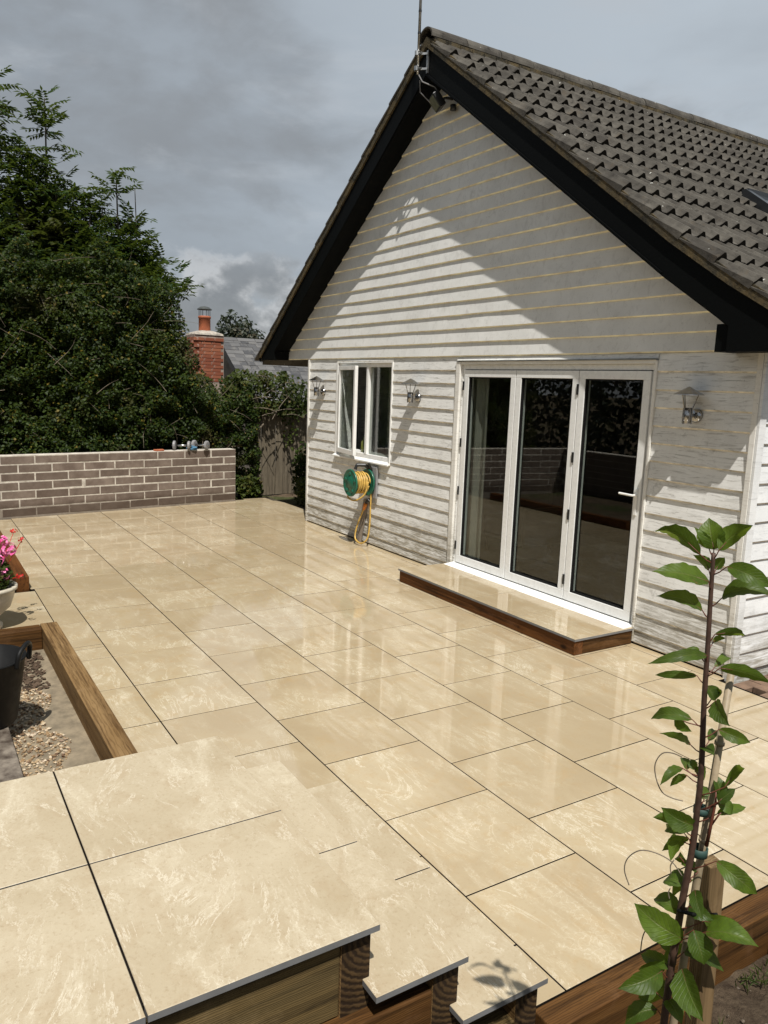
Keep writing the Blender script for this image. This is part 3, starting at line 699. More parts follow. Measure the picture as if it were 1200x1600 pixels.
for i, (vis, dist, xt, y) in enumerate(cand):
    Mx = tile_matrix(xt, y)
    if i < 300:
        o = link('roof_tile', tm, None, fix=False); o.parent = roof
        o.matrix_parent_inverse = Matrix.Translation(-house.location) @ Matrix()
        o.matrix_basis = Mx
    else: tmb(extra, [Mx @ Vector(v) for v in TV])
# house->roof chain: the deck object carries the inverse already
for o in roof.children:
    if o.name.startswith('roof_tile'): o.matrix_parent_inverse = Matrix()
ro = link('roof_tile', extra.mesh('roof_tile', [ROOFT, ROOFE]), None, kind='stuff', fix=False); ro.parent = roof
# left slope: stepped courses, only their verge edge shows
lc = MB()
for c in range(15):
    xa = RX-0.07-GAU*c; xb = xa-0.31
    za = RZ-RM*(RX-xa)+0.10; zb = RZ-RM*(RX-xb)+0.125
    lc.prism([(xa, za), (xb, zb), (xb, zb-0.03), (xa, za-0.02)], VY-0.004, 9.2)
link('left_slope_tile', lc.mesh('left_slope_tile', ROOFT), roof, kind='stuff')
# half round ridge tiles
rt = MB(); pr = [(0.125*math.cos(a), 0.115*math.sin(a)-0.012) for a in np.linspace(0, math.pi, 13)]
pr += [(x*0.86, y*0.86) for x, y in reversed(pr)]
rt.prism(pr, 0, 0.435); rm_ = rt.mesh('ridge_tile', ROOFT); fixn(rm_)
for j in range(21):
    o = link('ridge_tile', rm_, None, fix=False); o.parent = roof; o.location = (RX, VY-0.012+0.445*j, RZ+0.072+random.uniform(-.004, .004)); o.rotation_euler = (random.uniform(-.006, .006), 0, random.uniform(-.01, .01))
rmo = MB(); 
for j in range(60):
    y = VY+0.02+j*0.155
    rmo.bar((RX+0.098, y, RZ+0.035), (RX+0.098, y+0.16, RZ+0.035), 0.06, 0.04+random.uniform(-.012, .006))
link('ridge_mortar', rmo.mesh('ridge_mortar', MORTARV), roof)
# roof window at the right edge
rw = MB()
def rpt(x, y, h): 
    return Vector((x+h*0.58, y, prof_r(x)+h*0.81))
xa, xb, ya, yb2 = -3.60, -2.66, 1.80, 2.60
for (p, q) in (((xa, ya), (xa, yb2)), ((xb, ya), (xb, yb2)), ((xa, ya), (xb, ya)), ((xa, yb2), (xb, yb2))):
    rw.bar(rpt(*p, 0.12), rpt(*q, 0.12), 0.07, 0.10)
wfr = link('roof_window', rw.mesh('roof_window', LEADM), house)
pg = MB().add([rpt(xa, ya, .15), rpt(xb, ya, .15), rpt(xb, yb2, .15), rpt(xa, yb2, .15), rpt(xa, ya, .13), rpt(xb, ya, .13), rpt(xb, yb2, .13), rpt(xa, yb2, .13)],
     [(0,1,2,3),(7,6,5,4),(0,4,5,1),(1,5,6,2),(2,6,7,3),(3,7,4,0)])
link('pane', pg.mesh('pane', plain('dark_roof_glass', (0.03, 0.035, 0.04), 0.05)), wfr)

# bifold door: outer frame and three leaves
fy0, fy1 = 0.012, 0.075
mb = MB().box(DX0, DX1, fy0-0.004, fy1, 2.165, 2.212).box(DX0, DX0+0.03, fy0-0.004, fy1, 0.15, 2.1645).box(DX1-0.03, DX1, fy0-0.004, fy1, 0.15, 2.1645).box(DX0, DX1, fy0-0.004, fy1, 0.105, 0.1495)
link('door_frame', mb.mesh('door_frame', UPVC), house, 0.003)
link('door_sill', MB().prism([(-0.15, 0.132), (0.011, 0.150), (0.011, 0.128), (-0.15, 0.118)], DX0-0.01, DX1+0.012, 'x').mesh('door_sill', UPVC), house, 0.002)
xs = [DX0+0.034, -4.462, -3.665, DX1-0.034]
for i in range(3):
    a, b = xs[i]+0.004, xs[i+1]-0.004; z0, z1 = 0.160, 2.158; w = 0.068
    mb = MB().box(a, b, fy0-0.016, fy1-0.008, z1-w, z1).box(a, b, fy0-0.016, fy1-0.008, z0, z0+w+0.012).box(a, a+w, fy0-0.016, fy1-0.008, z0+w+0.0121, z1-w-0.0001).box(b-w, b, fy0-0.016, fy1-0.008, z0+w+0.0121, z1-w-0.0001)
    lf = link('door_leaf', mb.mesh('door_leaf', UPVC), house, 0.003)
    g = MB().box(a+w, b-w, 0.034, 0.040, z0+w+0.012, z1-w); link('pane', g.mesh('pane', GLASS), lf)
    s = MB(); e = 0.012; x2, x3, z2, z3 = a+w, b-w, z0+w+0.012, z1-w
    s.box(x2, x3, 0.004, 0.033, z2, z2+e).box(x2, x3, 0.004, 0.033, z3-e, z3).box(x2, x2+e, 0.004, 0.033, z2+e, z3-e).box(x3-e, x3, 0.004, 0.033, z2+e, z3-e)
    link('gasket', s.mesh('gasket', RUBBER), lf)
    hx = (a-0.006) if i != 1 else None
    for hz in (0.34, 0.92, 1.42, 2.0):
        if hx is not None: link('hinge', MB().box(hx-0.011, hx+0.011, fy0-0.026, fy0-0.0165, hz-0.045, hz+0.045).mesh('hinge', BLACKPL), lf, 0.002)
    if i == 2:
        hb = MB().box(b-0.047, b-0.022, fy0-0.026, fy0-0.0165, 1.03, 1.24); hb.tube([(b-0.034, fy0-0.018, 1.19), (b-0.034, fy0-0.062, 1.19), (b-0.05, fy0-0.066, 1.19), (b-0.17, fy0-0.066, 1.192)], 0.0095, 8)
        link('handle', hb.mesh('handle', WHITE), lf, 0.002)
    else: pass
# dark seams between leaves
for x in (xs[1], xs[2]): link('door_seal', MB().box(x-0.0035, x+0.0035, fy0-0.006, fy1-0.02, 0.16, 2.158).mesh('door_seal', RUBBER), house)
# window: outer frame, mullion, fixed pane and open casement
mb = MB(); wy0, wy1 = 0.0, 0.07; WM = -7.20
mb.box(WX0, WX1, wy0, wy1, WZ1-0.045, WZ1).box(WX0, WX1, wy0, wy1, WZ0, WZ0+0.05).box(WX0, WX0+0.04, wy0, wy1, WZ0+0.0501, WZ1-0.0451).box(WX1-0.035, WX1, wy0, wy1, WZ0+0.0501, WZ1-0.0451).box(WM-0.025, WM+0.025, wy0-0.004, wy1, WZ0+0.0501, WZ1-0.0451)
win = link('window', mb.mesh('window', WHITE), house, 0.003)
link('pane', MB().box(WM+0.025, WX1-0.035, 0.034, 0.04, WZ0+0.05, WZ1-0.045).mesh('pane', GLASS), win)
link('sill', MB().prism([(-0.055, WZ0-0.028), (0.0, WZ0-0.001), (0.0, WZ0-0.029), (-0.055, WZ0-0.045)], WX0-0.045, WX1+0.03, 'x').mesh('sill', WHITE), win, 0.002)
cw = 0.62; z0, z1 = WZ0+0.02, WZ1-0.035
mb = MB().box(0, cw, -0.04, 0, z1-0.05, z1).box(0, cw, -0.04, 0, z0, z0+0.06).box(0, 0.05, -0.04, 0, z0+0.0601, z1-0.0501).box(cw-0.05, cw, -0.04, 0, z0+0.0601, z1-0.0501)
mc = mb.mesh('casement', WHITE); gc = MB().box(0.05, cw-0.05, -0.022, -0.016, z0+0.06, z1-0.05).mesh('pane', GLASS)
T = Matrix.Translation((WX0+0.06, -0.006, 0)) @ Matrix.Rotation(-math.radians(9), 4, 'Z')
mc.transform(T); gc.transform(T); cs = link('casement', mc, win, 0.003); link('casement_pane', gc, win)
# curtains and things just inside
def curtain(name, x0, x1, y, z0, z1, par):
    n = int((x1-x0)/0.018); V = []; 
    for i in range(n+1):
        x = x0+(x1-x0)*i/n; yy = y+0.035*math.sin(x*42)+0.012*math.sin(x*97)
        V += [(x, yy, z0), (x, yy, z1)]
    Fs = [(2*i, 2*i+2, 2*i+3, 2*i+1) for i in range(n)]
    V2 = [(x, y_+0.004, z) for x, y_, z in V]; b = len(V); Fs += [tuple(j+b for j in reversed(f)) for f in Fs]
    return link(name, MB().add(V, Fs).add([], []).mesh(name, CURT, True) if False else MB().add(V+V2, Fs).mesh(name, CURT, True), par, fix=False)
tag(curtain('curtain', -5.27, -4.97, 0.115, 0.16, 2.2, None), 'long cream curtain gathered behind the left pane of the glass doors', 'curtain')
tag(curtain('curtain', -7.12, -6.86, 0.28, 1.0, 2.2, None), 'narrow cream curtain behind the right pane of the small window', 'curtain')
ac = thing('armchair', 'tan upholstered armchair inside the room behind the glass doors', 'armchair', (-5.45, 1.0, 0.12))
link('seat', MB().box(-5.75, -5.15, 0.75, 1.35, 0.30, 0.55).mesh('seat', FABR), ac, 0.05)
link('backrest', MB().box(-5.75, -5.15, 1.25, 1.42, 0.50, 1.05).mesh('backrest', FABR), ac, 0.06)
for x in (-5.86, -5.14): link('armrest', MB().box(x, x+0.11, 0.72, 1.40, 0.28, 0.72).mesh('armrest', FABR), ac, 0.04)
for x in (-5.7, -5.2):
    for y in (0.8, 1.3): link('leg', MB().tube([(x, y, 0.121), (x, y, 0.30)], 0.022).mesh('leg', BARK), ac)
b_ = MB().lathe([(0.001, 0), (0.04, 0), (0.045, 0.05), (0.04, 0.13), (0.015, 0.16), (0.015, 0.2), (0.001, 0.2)], (-7.42, 0.11, 1.122), 14)
tag(link('bottle', b_.mesh('bottle', plain('olive_glass', (0.12, 0.13, 0.03), 0.15), True)), 'small olive bottle standing on the sill of the open window', 'bottle')
# window board inside for it to stand on
link('window_board', MB().box(WX0+0.01, WX1-0.01, 0.072, 0.24, WZ0+0.03, WZ0+0.0515).mesh('window_board', WHITE), house)

# ------------------------------------------------------------------ doorstep
st = thing('door_step', 'low step of cream slabs edged in dark brown timber below the glass doors', 'step', (-4.08, -0.3, 0))
SX0, SX1, SY, SZ = -5.30, -2.855, -0.668, 0.135
link('front_sleeper', MB().box(SX0, SX1, SY, SY+0.09, 0.001, SZ-0.024).mesh('front_sleeper', STEP_X), st, 0.004)
link('side_sleeper', MB().box(SX1-0.09, SX1-0.001, SY+0.0905, -0.03, 0.001, SZ-0.024).mesh('side_sleeper', SLEEPER_Y), st, 0.004)
link('side_sleeper', MB().box(SX0+0.001, SX0+0.09, SY+0.0905, -0.03, 0.001, SZ-0.024).mesh('side_sleeper', SLEEPER_Y), st, 0.004)
link('core', MB().box(SX0+0.091, SX1-0.091, SY+0.0905, -0.03, 0.001, SZ-0.024).mesh('core', JOINT), st)
js = [SX0-0.012, -4.72, -4.11, -3.50, SX1+0.012]
for i in range(4): slab(js[i]+0.002, js[i+1]-0.002, SY-0.012, -0.032, SZ, st)

# ------------------------------------------------------------------ wall lanterns
lan = thing('wall_lantern', 'stainless steel wall lantern with a cone hat right of the glass doors', 'wall lamp', (-2.47, -0.02, 1.84), 'steel wall lanterns')
lx, ly, lz = -2.47, -0.02, 1.84
link('backplate', MB().lathe([(0.001, -0.03), (0.035, -0.03), (0.05, -0.012), (0.05, 0.003), (0.001, 0.003)], (lx, ly, lz), 20, 'y').mesh('backplate', STEEL, True), lan)
link('arm', MB().tube([(lx, ly-0.02, lz), (lx, ly-0.10, lz)], 0.014, 10).mesh('arm', STEEL, True), lan)
link('tube', MB().lathe([(0.001, -0.055), (0.030, -0.055), (0.030, 0.055), (0.024, 0.055), (0.024, 0.0), (0.001, 0.0)], (lx, ly-0.11, lz), 18).mesh('tube', STEEL, True), lan)
link('hat', MB().lathe([(0.001, 0.205), (0.012, 0.20), (0.105, 0.150), (0.106, 0.146), (0.010, 0.190), (0.001, 0.190)], (lx, ly-0.11, lz), 28).mesh('hat', STEEL), lan)
for k in range(3):
    a = math.radians(30+120*k); c0, s0 = math.cos(a), math.sin(a)
    link('rod', MB().tube([(lx+.034*c0, ly-.11+.034*s0, lz-.06), (lx+.034*c0, ly-.11+.034*s0, lz+.05), (lx+.07*c0, ly-.11+.07*s0, lz+.158)], 0.0042, 6).mesh('rod', STEEL), lan)
dup(lan, (-6.045, -0.02, 1.855), 'stainless steel wall lantern with a cone hat between the small window and glass doors')
dup(lan, (-8.33, -0.02, 1.86), 'stainless steel wall lantern with a cone hat left of the small window, near house corner')

# ------------------------------------------------------------------ floodlight and aerial at the gable top
fl = thing('floodlight', 'small black floodlight mounted under the peak of the white gable', 'floodlight', (-5.66, -0.03, 4.78))
T = Matrix.Translation((-5.72, -0.17, 4.80)) @ Matrix.Rotation(math.radians(-22), 4, 'Z') @ Matrix.Rotation(math.radians(38), 4, 'X')
bm_ = MB().box(-0.10, 0.10, -0.03, 0.04, -0.075, 0.075).mesh('body', BLACKPL); bm_.transform(T); link('body', bm_, fl, 0.008)
gm = MB().box(-0.085, 0.085, -0.036, -0.0305, -0.06, 0.06).mesh('lens', plain('dull_lens', (0.16, 0.17, 0.13), 0.2)); gm.transform(T); link('lens', gm, fl)
br = MB().tube([(-5.66, -0.012, 4.84), (-5.68, -0.09, 4.84), (-5.72, -0.15, 4.82)], 0.014, 6); link('bracket', br.mesh('bracket', BLACKPL), fl)
link('sensor', MB().lathe([(0.001, -0.03), (0.03, -0.03), (0.032, 0.02), (0.001, 0.03)], (-5.585, -0.06, 4.735), 12).mesh('sensor', BLACKPL, True), fl)
an = thing('aerial_pole', 'thin grey aerial pole clamped to the peak of the gable', 'aerial', (-5.815, -0.33, 5.08))
link('pole', MB().tube([(-5.835, -0.335, 5.05), (-5.835, -0.335, 7.2)], 0.0145, 8).mesh('pole', ZINC, True), an)
link('bracket', MB().bar((-5.775, -0.262, 5.06), (-5.775, -0.262, 5.27), 0.03, 0.012).bar((-5.775, -0.268, 5.10), (-5.84, -0.335, 5.10), 0.012, 0.02).bar((-5.775, -0.268, 5.24), (-5.84, -0.335, 5.24), 0.012, 0.02).mesh('bracket', ZINC), an)
for z in (5.10, 5.24): link('clamp', MB().tube([(-5.89, -0.335, z), (-5.79, -0.325, z)], 0.010, 6).tube([(-5.835, -0.355, z-.02), (-5.835, -0.355, z+.02)], 0.022, 8).mesh('clamp', ZINC), an)
link('cable', MB().tube([(-5.83, -0.33, 5.05), (-5.80, -0.30, 4.98), (-5.72, -0.2, 4.93), (-5.70, -0.13, 4.84)], 0.006, 6).tube([(-5.83, -0.31, 5.0), (-5.86, -0.28, 4.90), (-5.80, -0.18, 4.80)], 0.005, 6).mesh('cable', GREYPL), an)
for z in (5.42, 5.62): link('tape_band', MB().tube([(-5.835, -0.335, z), (-5.835, -0.335, z+0.02)], 0.0165, 8).mesh('tape_band', BLACKPL), an)

# ------------------------------------------------------------------ hose reel
hx, hz = -7.0, 0.79
hr = thing('hose_reel', 'green garden hose reel with yellow hose on the white wall under the small window', 'hose reel', (hx, -0.02, hz))
link('bracket', MB().box(hx-0.01, hx+0.17, -0.05, -0.024, hz-0.19, hz+0.2).mesh('bracket', GREYPL), hr, 0.008)
link('carry_frame', MB().tube([(hx, -0.05, hz), (hx, -0.31, hz)], 0.02, 8).tube([(hx+.02, -0.05, hz+.16), (hx+.02, -0.13, hz+.215), (hx-.02, -0.22, hz+.215), (hx-.02, -0.24, hz+.16)], 0.022, 8).tube([(hx+.06, -.05, hz+.15), (hx+.05, -.10, hz+.24)], 0.016, 6).mesh('carry_frame', BLACKPL), hr)
for nm, y in (('inner_disc', -0.075), ('outer_disc', -0.315)):
    mb = MB().lathe([(0.001, -0.012), (0.075, -0.012), (0.08, -0.006), (0.145, -0.006), (0.158, -0.014), (0.168, -0.008), (0.168, 0.008), (0.001, 0.008)], (hx, y, hz), 36, 'y')
    if nm == 'outer_disc':
        for k in range(5):
            a = 2*math.pi*k/5+0.3; mb.lathe([(0.001, -0.018), (0.018, -0.016), (0.026, -0.004)], (hx+0.115*math.cos(a), y, hz+0.115*math.sin(a)), 10, 'y')
    link(nm, mb.mesh(nm, GREENP, True), hr)
pts = []
for i in range(30*11):
    a = 2*math.pi*i/30; layer = i//(30*6); t = (i % (30*6))/(30*6)
    y = -0.10-0.185*(t if layer == 0 else 1-t); r = 0.108+0.02*layer+0.004*math.sin(i*0.31); pts.append((hx+r*math.cos(a), y, hz+r*math.sin(a)))
link('coiled_hose', MB().tube(pts, 0.0105, 7).mesh('coiled_hose', HOSEM, True), hr)
def spl(P_, n=8):
    P_ = [Vector(p) for p in P_]; o = []
    for i in range(len(P_)-1):
        p0, p1, p2, p3 = P_[max(i-1, 0)], P_[i], P_[i+1], P_[min(i+2, len(P_)-1)]
        for k in range(n):
            t = k/n; o.append(0.5*((2*p1)+(-p0+p2)*t+(2*p0-5*p1+4*p2-p3)*t*t+(-p0+3*p1-3*p2+p3)*t**3))
    o.append(P_[-1]); return o
link('loose_hose', MB().tube(spl([(hx-.09, -.28, hz-.12), (hx-.07, -.30, hz-.19), (hx+.03, -.26, hz-.215), (hx+.12, -.18, hz-.13), (hx+.13, -.14, hz+.02)]), 0.0105, 7).mesh('loose_hose', HOSEM, True), hr)
link('hanging_hose', MB().tube(spl([(hx+.09, -.07, hz-.12), (hx+.085, -.07, hz-.3), (hx+.115, -.09, hz-.5), (hx+.12, -.12, hz-.68), (hx+.04, -.16, hz-.755), (hx-.09, -.17, hz-.72), (hx-.125, -.14, hz-.60), (hx-.07, -.10, hz-.40), (hx-.045, -.08, hz-.34)]), 0.0105, 7).mesh('hanging_hose', HOSEM, True), hr)
link('connector', MB().tube([(hx-.05, -.085, hz-.35), (hx-.025, -.075, hz-.27)], [0.018, 0.024], 10).mesh('connector', ORANGE, True), hr)
link('spray_gun', MB().tube([(hx-.02, -.075, hz-.26), (hx+.03, -.06, hz-.21), (hx+.05, -.055, hz-.24)], [0.018, 0.02, 0.014], 8).tube([(hx+.02, -.06, hz-.22), (hx+.07, -.06, hz-.30)], 0.012, 6).mesh('spray_gun', BLACKPL), hr)
tag(link('batten', MB().bar((-7.16, -0.075, 0.002), (-7.10, -0.028, 0.56), 0.06, 0.035, (0, 1, 0)).mesh('batten', GREYW), None, 0.003), 'short silvered timber batten standing against the white wall below the hose reel', 'batten')

# ------------------------------------------------------------------ brick garden wall
A = Vector((-10.31, -3.86, 0)); B = Vector((-10.853, -0.303, 0)); wd = (B-A).normalized(); wn = Vector((wd.y, -wd.x, 0))
gw = thing('garden_wall', 'low grey brick garden wall with pale mortar at the far end of the patio', 'wall', (-10.6, -2.1, 0))
def wall_box(mb, s0, s1, d0, d1, z0, z1, m=0, jit=0.0):
    V = []
    for z in (z0, z1):
        for s_, d_ in ((s0, d0), (s1, d0), (s1, d1), (s0, d1)): V.append(B-wd*s_+wn*d_+Vector((0, 0, z)))
    mb.add(V, [(0,3,2,1),(4,5,6,7),(0,1,5,4),(1,2,6,5),(2,3,7,6),(3,0,4,7)], m)
mcore = MB(); wall_box(mcore, 0.004, 6.2, -0.19, -0.0025, -0.1, 0.859); link('mortar_joints', mcore.mesh('mortar_joints', MORTAR), gw)
bmesh_ = MB().box(-0.2150, 0.2150, -0.1, 0.0, -0.0510, 0.0510).mesh('brick', BRICK); bhalf = MB().box(-0.0970, 0.0970, -0.1, 0.0, -0.0510, 0.0510).mesh('brick', BRICK)
fixn(bmesh_); fixn(bhalf)
ang = math.atan2(wd.y, wd.x)
for r in range(7):
    z = 0.855-0.1195*(r+0.5)+0.004; s = 0.0
    first_half = (r % 2 == 1)
    cents = []
    if first_half: cents.append((0.104, bhalf)); s = 0.2145
    else: s = 0.0; cents.append((0.2175+0.0, bmesh_)); s = 0.45
    if first_half: s = 0.2225
    while s < 6.0: cents.append((s+0.2225, bmesh_)); s += 0.4455
    for sc, me in cents:
        o = link('brick', me, None, 0.004, fix=False); o.parent = gw; o.matrix_parent_inverse = Matrix.Translation(-gw.location)
        p = B-wd*sc+wn*random.uniform(-0.002, 0.003)+Vector((0, 0, z+random.uniform(-.003, .003)))
        # local +y must be the inward side: the face lies on the wall line
        o.matrix_basis = Matrix.Translation(p) @ Matrix.Rotation(ang+random.uniform(-.004, .004), 4, 'Z') @ Matrix.Rotation(math.pi, 4, 'Z') @ Matrix.Rotation(random.uniform(-.006, .006), 4, 'Y')
# things on the wall
def wallpt(s, d, z): return B-wd*s+wn*d+Vector((0, 0, z))
def dumbbell(name, c, ang_, tilt, label):
    t = thing(name, label, 'dumbbell', c, 'dumbbells on the wall'); c = Vector(c)
    d = Vector((math.cos(ang_)*math.cos(tilt), math.sin(ang_)*math.cos(tilt), math.sin(tilt)))
    mid = c+Vector((0, 0, 0.075))
    link('bar', MB().tube([mid-d*0.15, mid+d*0.15], 0.016, 8).mesh('bar', STEEL, True), t)
    for sgn in (-1, 1):
        link('weight_disc', MB().tube([mid+d*sgn*0.09, mid+d*sgn*0.10, mid+d*sgn*0.125, mid+d*sgn*0.135], [0.06, 0.072, 0.072, 0.055], 16).mesh('weight_disc', GREYPL, False), t)
dumbbell('dumbbell', wallpt(0.92, -0.06, 0.862), 1.1, 0.0, 'grey dumbbell lying on the brick wall, the left one of the pair')
dumbbell('dumbbell', wallpt(0.60, -0.06, 0.862), 0.7, 0.0, 'grey dumbbell on the brick wall, the right one nearer the wall end')
gm_ = bpy.data.meshes.new('cloth'); import bmesh
b = bmesh.new(); bmesh.ops.create_icosphere(b, subdivisions=3, radius=0.07)
for v_ in b.verts:
    v_.co *= 1+0.5*noise.noise(v_.co*28); v_.co.z *= 0.6; v_.co.z = max(v_.co.z, -0.028)
b.to_mesh(gm_); b.free(); gm_.materials.append(BLUEC)
cl_ = link('cloth', gm_, fix=False); cl_.location = wallpt(0.755, -0.03, 0.89); tag(cl_, 'small crumpled blue cloth on the brick wall between the two dumbbells', 'cloth')
tag(link('brick_piece', MB().add([wallpt(s_, d_, z_) for z_ in (0.8605, 0.885) for s_, d_ in ((1.22, -0.03), (1.36, -0.02), (1.37, -0.1), (1.21, -0.12))], [(0,3,2,1),(4,5,6,7),(0,1,5,4),(1,2,6,5),(2,3,7,6),(3,0,4,7)]).mesh('brick_piece', TERRA), None, 0.006), 'flat reddish brick fragment lying on the grey brick wall left of the dumbbells', 'brick')

# ------------------------------------------------------------------ second wall and hedge side of the garden (seen in the glass)
gw2 = thing('side_wall', 'low grey brick retaining wall along the side of the patio', 'wall', (-7.5, -6.2, 0))
mb = MB().box(-10.0, -3.2, -6.32, -6.12, -0.1, 0.86); link('mortar_joints', mb.mesh('mortar_joints', MORTAR), gw2)
mb = MB()
for r in range(7):
    x = -10.0+(0.22 if r % 2 else 0)
    while x < -3.6: mb.box(x, x+0.435, -6.125, -6.112, 0.02+r*0.1195, 0.02+r*0.1195+0.105); x += 0.4455
o = link('brick', mb.mesh('brick', BRICK), gw2); o['kind'] = 'stuff'

# ------------------------------------------------------------------ foliage builders
def leaf_cloud(pos, nrm, length, width, mat, name, parent=None, fold=0.35, dirs=None, kind=None):
    """numpy folded leaves: four triangles round a sunk midrib"""
    n = len(pos); pos = np.asarray(pos); nrm = np.asarray(nrm); nrm = nrm/np.linalg.norm(nrm, axis=1, keepdims=True)
    if dirs is None: dirs = rng.normal(size=(n, 3))
    t = dirs-nrm*np.sum(dirs*nrm, axis=1, keepdims=True); t /= np.linalg.norm(t, axis=1, keepdims=True)+1e-9
    s = np.cross(nrm, t); Ln = np.asarray(length).reshape(-1, 1)*np.ones((n, 1)); Wn = np.asarray(width).reshape(-1, 1)*np.ones((n, 1))
    base = pos-t*Ln/2; tip = pos+t*Ln/2-nrm*Ln*0.12
    l = pos+s*Wn/2+nrm*Wn*fold*0.5-t*Ln*0.06; r = pos-s*Wn/2+nrm*Wn*fold*0.5-t*Ln*0.06
    V = np.stack([base, r, tip, l], axis=1).reshape(-1, 3)
    me = bpy.data.meshes.new(name); me.vertices.add(4*n); me.vertices.foreach_set('co', V.astype(np.float32).ravel())
    b4 = (np.arange(n)*4)[:, None]
    tri = np.concatenate([b4+np.array([[0, 1, 2]]), b4+np.array([[0, 2, 3]])], axis=1).reshape(-1)
    me.loops.add(6*n); me.loops.foreach_set('vertex_index', tri.astype(np.int32))
    me.polygons.add(2*n); me.polygons.foreach_set('loop_start', np.arange(0, 6*n, 3, dtype=np.int32)); me.polygons.foreach_set('loop_total', np.full(2*n, 3, np.int32))
    me.materials.append(mat); me.update(calc_edges=True)
    return link(name, me, parent, kind=kind, fix=False)
def n3(p, sc, seed): return np.array([noise.noise((a*sc+seed, b_*sc, c_*sc)) for a, b_, c_ in p])

# bramble hedge behind the brick wall
def hedge_top(y): return np.interp(y, [-8, -3.6, -2.6, -1.7, -1.3, -1.0, -0.8, -0.6, -0.4, 0.0, 0.42], [3.85, 3.65, 3.85, 3.8, 3.65, 3.05, 2.45, 2.0, 1.88, 1.9, 1.8])
def hedge_front(y, z):
    return -11.12-0.42*np.maximum(0, y+0.75)-0.16*np.maximum(0, z-1.2)**1.25
hd = thing('bramble_hedge', 'tall dark bramble hedge rising behind the grey brick wall', 'hedge', (-12, -2.5, -0.1))
pos = []
while sum(len(p) for p in pos) < 105000:
    y = rng.uniform(-6.5, 0.42, 30000); z = rng.uniform(0.2, 4.1, 30000)
    top = hedge_top(y)+0.15*np.sin(y*5.1)+0.1*np.sin(y*11.3+1)
    k = z < top; y = y[k]; z = z[k]
    dep = np.abs(rng.normal(0, 0.22, len(y)))
    x = hedge_front(y, z)-dep
    p = np.stack([x, y, z], axis=1)
    bulge = 0.30*n3(np.stack([0*x, y, z], axis=1), 1.6, 3.3)+0.22*n3(np.stack([0*x, y, z], axis=1), 4.0, 9.1)
    p[:, 0] += bulge
    gap = n3(p, 5.5, 21.0); keep = (gap > -0.16) | (rng.random(len(p)) < 0.15); pos.append(p[keep])
pos = np.concatenate(pos)[:105000]
nr = rng.normal(size=pos.shape)*0.55+np.array([0.55, -0.15, 0.75])
sz = rng.uniform(0.034, 0.068, len(pos))
leaf_cloud(pos, nr, sz, sz*0.72, BRAMBLE, 'foliage', hd, kind='stuff')
# inner mass so that no sky shows through
yy = rng.uniform(-6.5, 0.2, 9000); zz_ = rng.uniform(0.0, 3.9, 9000); k = zz_ < hedge_top(yy)-0.25; yy = yy[k]; zz_ = zz_[k]
pp = np.stack([hedge_front(yy, zz_)-rng.uniform(0.55, 1.2, len(yy)), yy, zz_], axis=1)
leaf_cloud(pp, rng.normal(size=pp.shape)+np.array([1.2, 0, 0.2]), np.full(len(pp), 0.24), np.full(len(pp), 0.2), BRAMBLE, 'inner_foliage', hd, kind='stuff')
for i in range(90):
    y = random.uniform(-5, 0.3); zt = float(hedge_top(y)); z = random.uniform(0.6, zt-0.1)
    p0 = Vector((float(hedge_front(y, z))+random.uniform(-.12, .10), y, z)); d = Vector((random.uniform(-.2, .35), random.uniform(-1, 1), random.uniform(-0.5, 1.0))).normalized(); ln = random.uniform(0.15, 0.55)
    wv = random.uniform(-.05, .05); pts = [p0+d*ln*t+Vector((0.02*math.sin(5*t+i), wv*math.sin(4*t), -0.12*ln*t*t+wv*t)) for t in np.linspace(-0.2, 1, 6)]
    link('bramble_stem', MB().tube(pts, [random.uniform(.003, .0055)*(1-0.6*t) for t in np.linspace(0, 1, 6)], 5).mesh('bramble_stem', TWIG), hd)

# climber spilling over the fence
cb = thing('fence_climber', 'leafy climber spilling over the top of the grey fence beside the house', 'climber', (-12.0, 1.0, 0))
n = 6500
y = rng.uniform(-0.2, 2.1, n); z = np.where(rng.random(n) < 0.8, rng.uniform(1.35, 2.15, n), rng.uniform(0.7, 1.6, n))
topz = np.interp(y, [-0.2, 0.3, 0.9, 1.4, 1.9, 2.1], [2.05, 2.15, 2.1, 1.95, 1.7, 1.55])+0.08*np.sin(y*14)
botz = np.interp(y, [-0.2, 0.35, 0.5, 1.0, 1.05, 1.25, 1.3, 2.1], [0.4, 0.6, 1.45, 1.40, 0.8, 0.75, 1.45, 1.42])
k = (z < topz) & (z > botz+0.1*np.sin(y*31)); y = y[k]; z = z[k]
x = -11.80-0.1*(y)+rng.normal(0, 0.14, len(y)); p = np.stack([x, y, z], axis=1)
k = n3(p, 5.0, 2.0) > -0.22; p = p[k]; sz = rng.uniform(0.045, 0.085, len(p))
leaf_cloud(p, rng.normal(size=p.shape)*0.5+np.array([0.7, -0.2, 0.5]), sz, sz*0.8, IVY, 'foliage', cb, kind='stuff')
for i in range(14):
    y = random.uniform(-0.1, 1.6); p0 = Vector((-11.72, y, random.uniform(1.3, 2.0)))
    d = Vector((random.uniform(-.1, .3), random.uniform(-1, 1), random.uniform(-.3, .4))).normalized()
    link('climber_stem', MB().tube([p0+d*0.5*t+Vector((0.03, 0, -0.15*t*t)) for t in np.linspace(0, 1, 6)], 0.006, 5).mesh('climber_stem', TWIG), cb)
link('bare_branch', MB().tube([(-11.35, -0.35, 0.80), (-11.5, 0.05, 0.88), (-11.65, 0.38, 1.08), (-11.72, 0.55, 1.22)], [0.018, 0.024, 0.02, 0.012], 6).mesh('bare_branch', TWIG), cb)

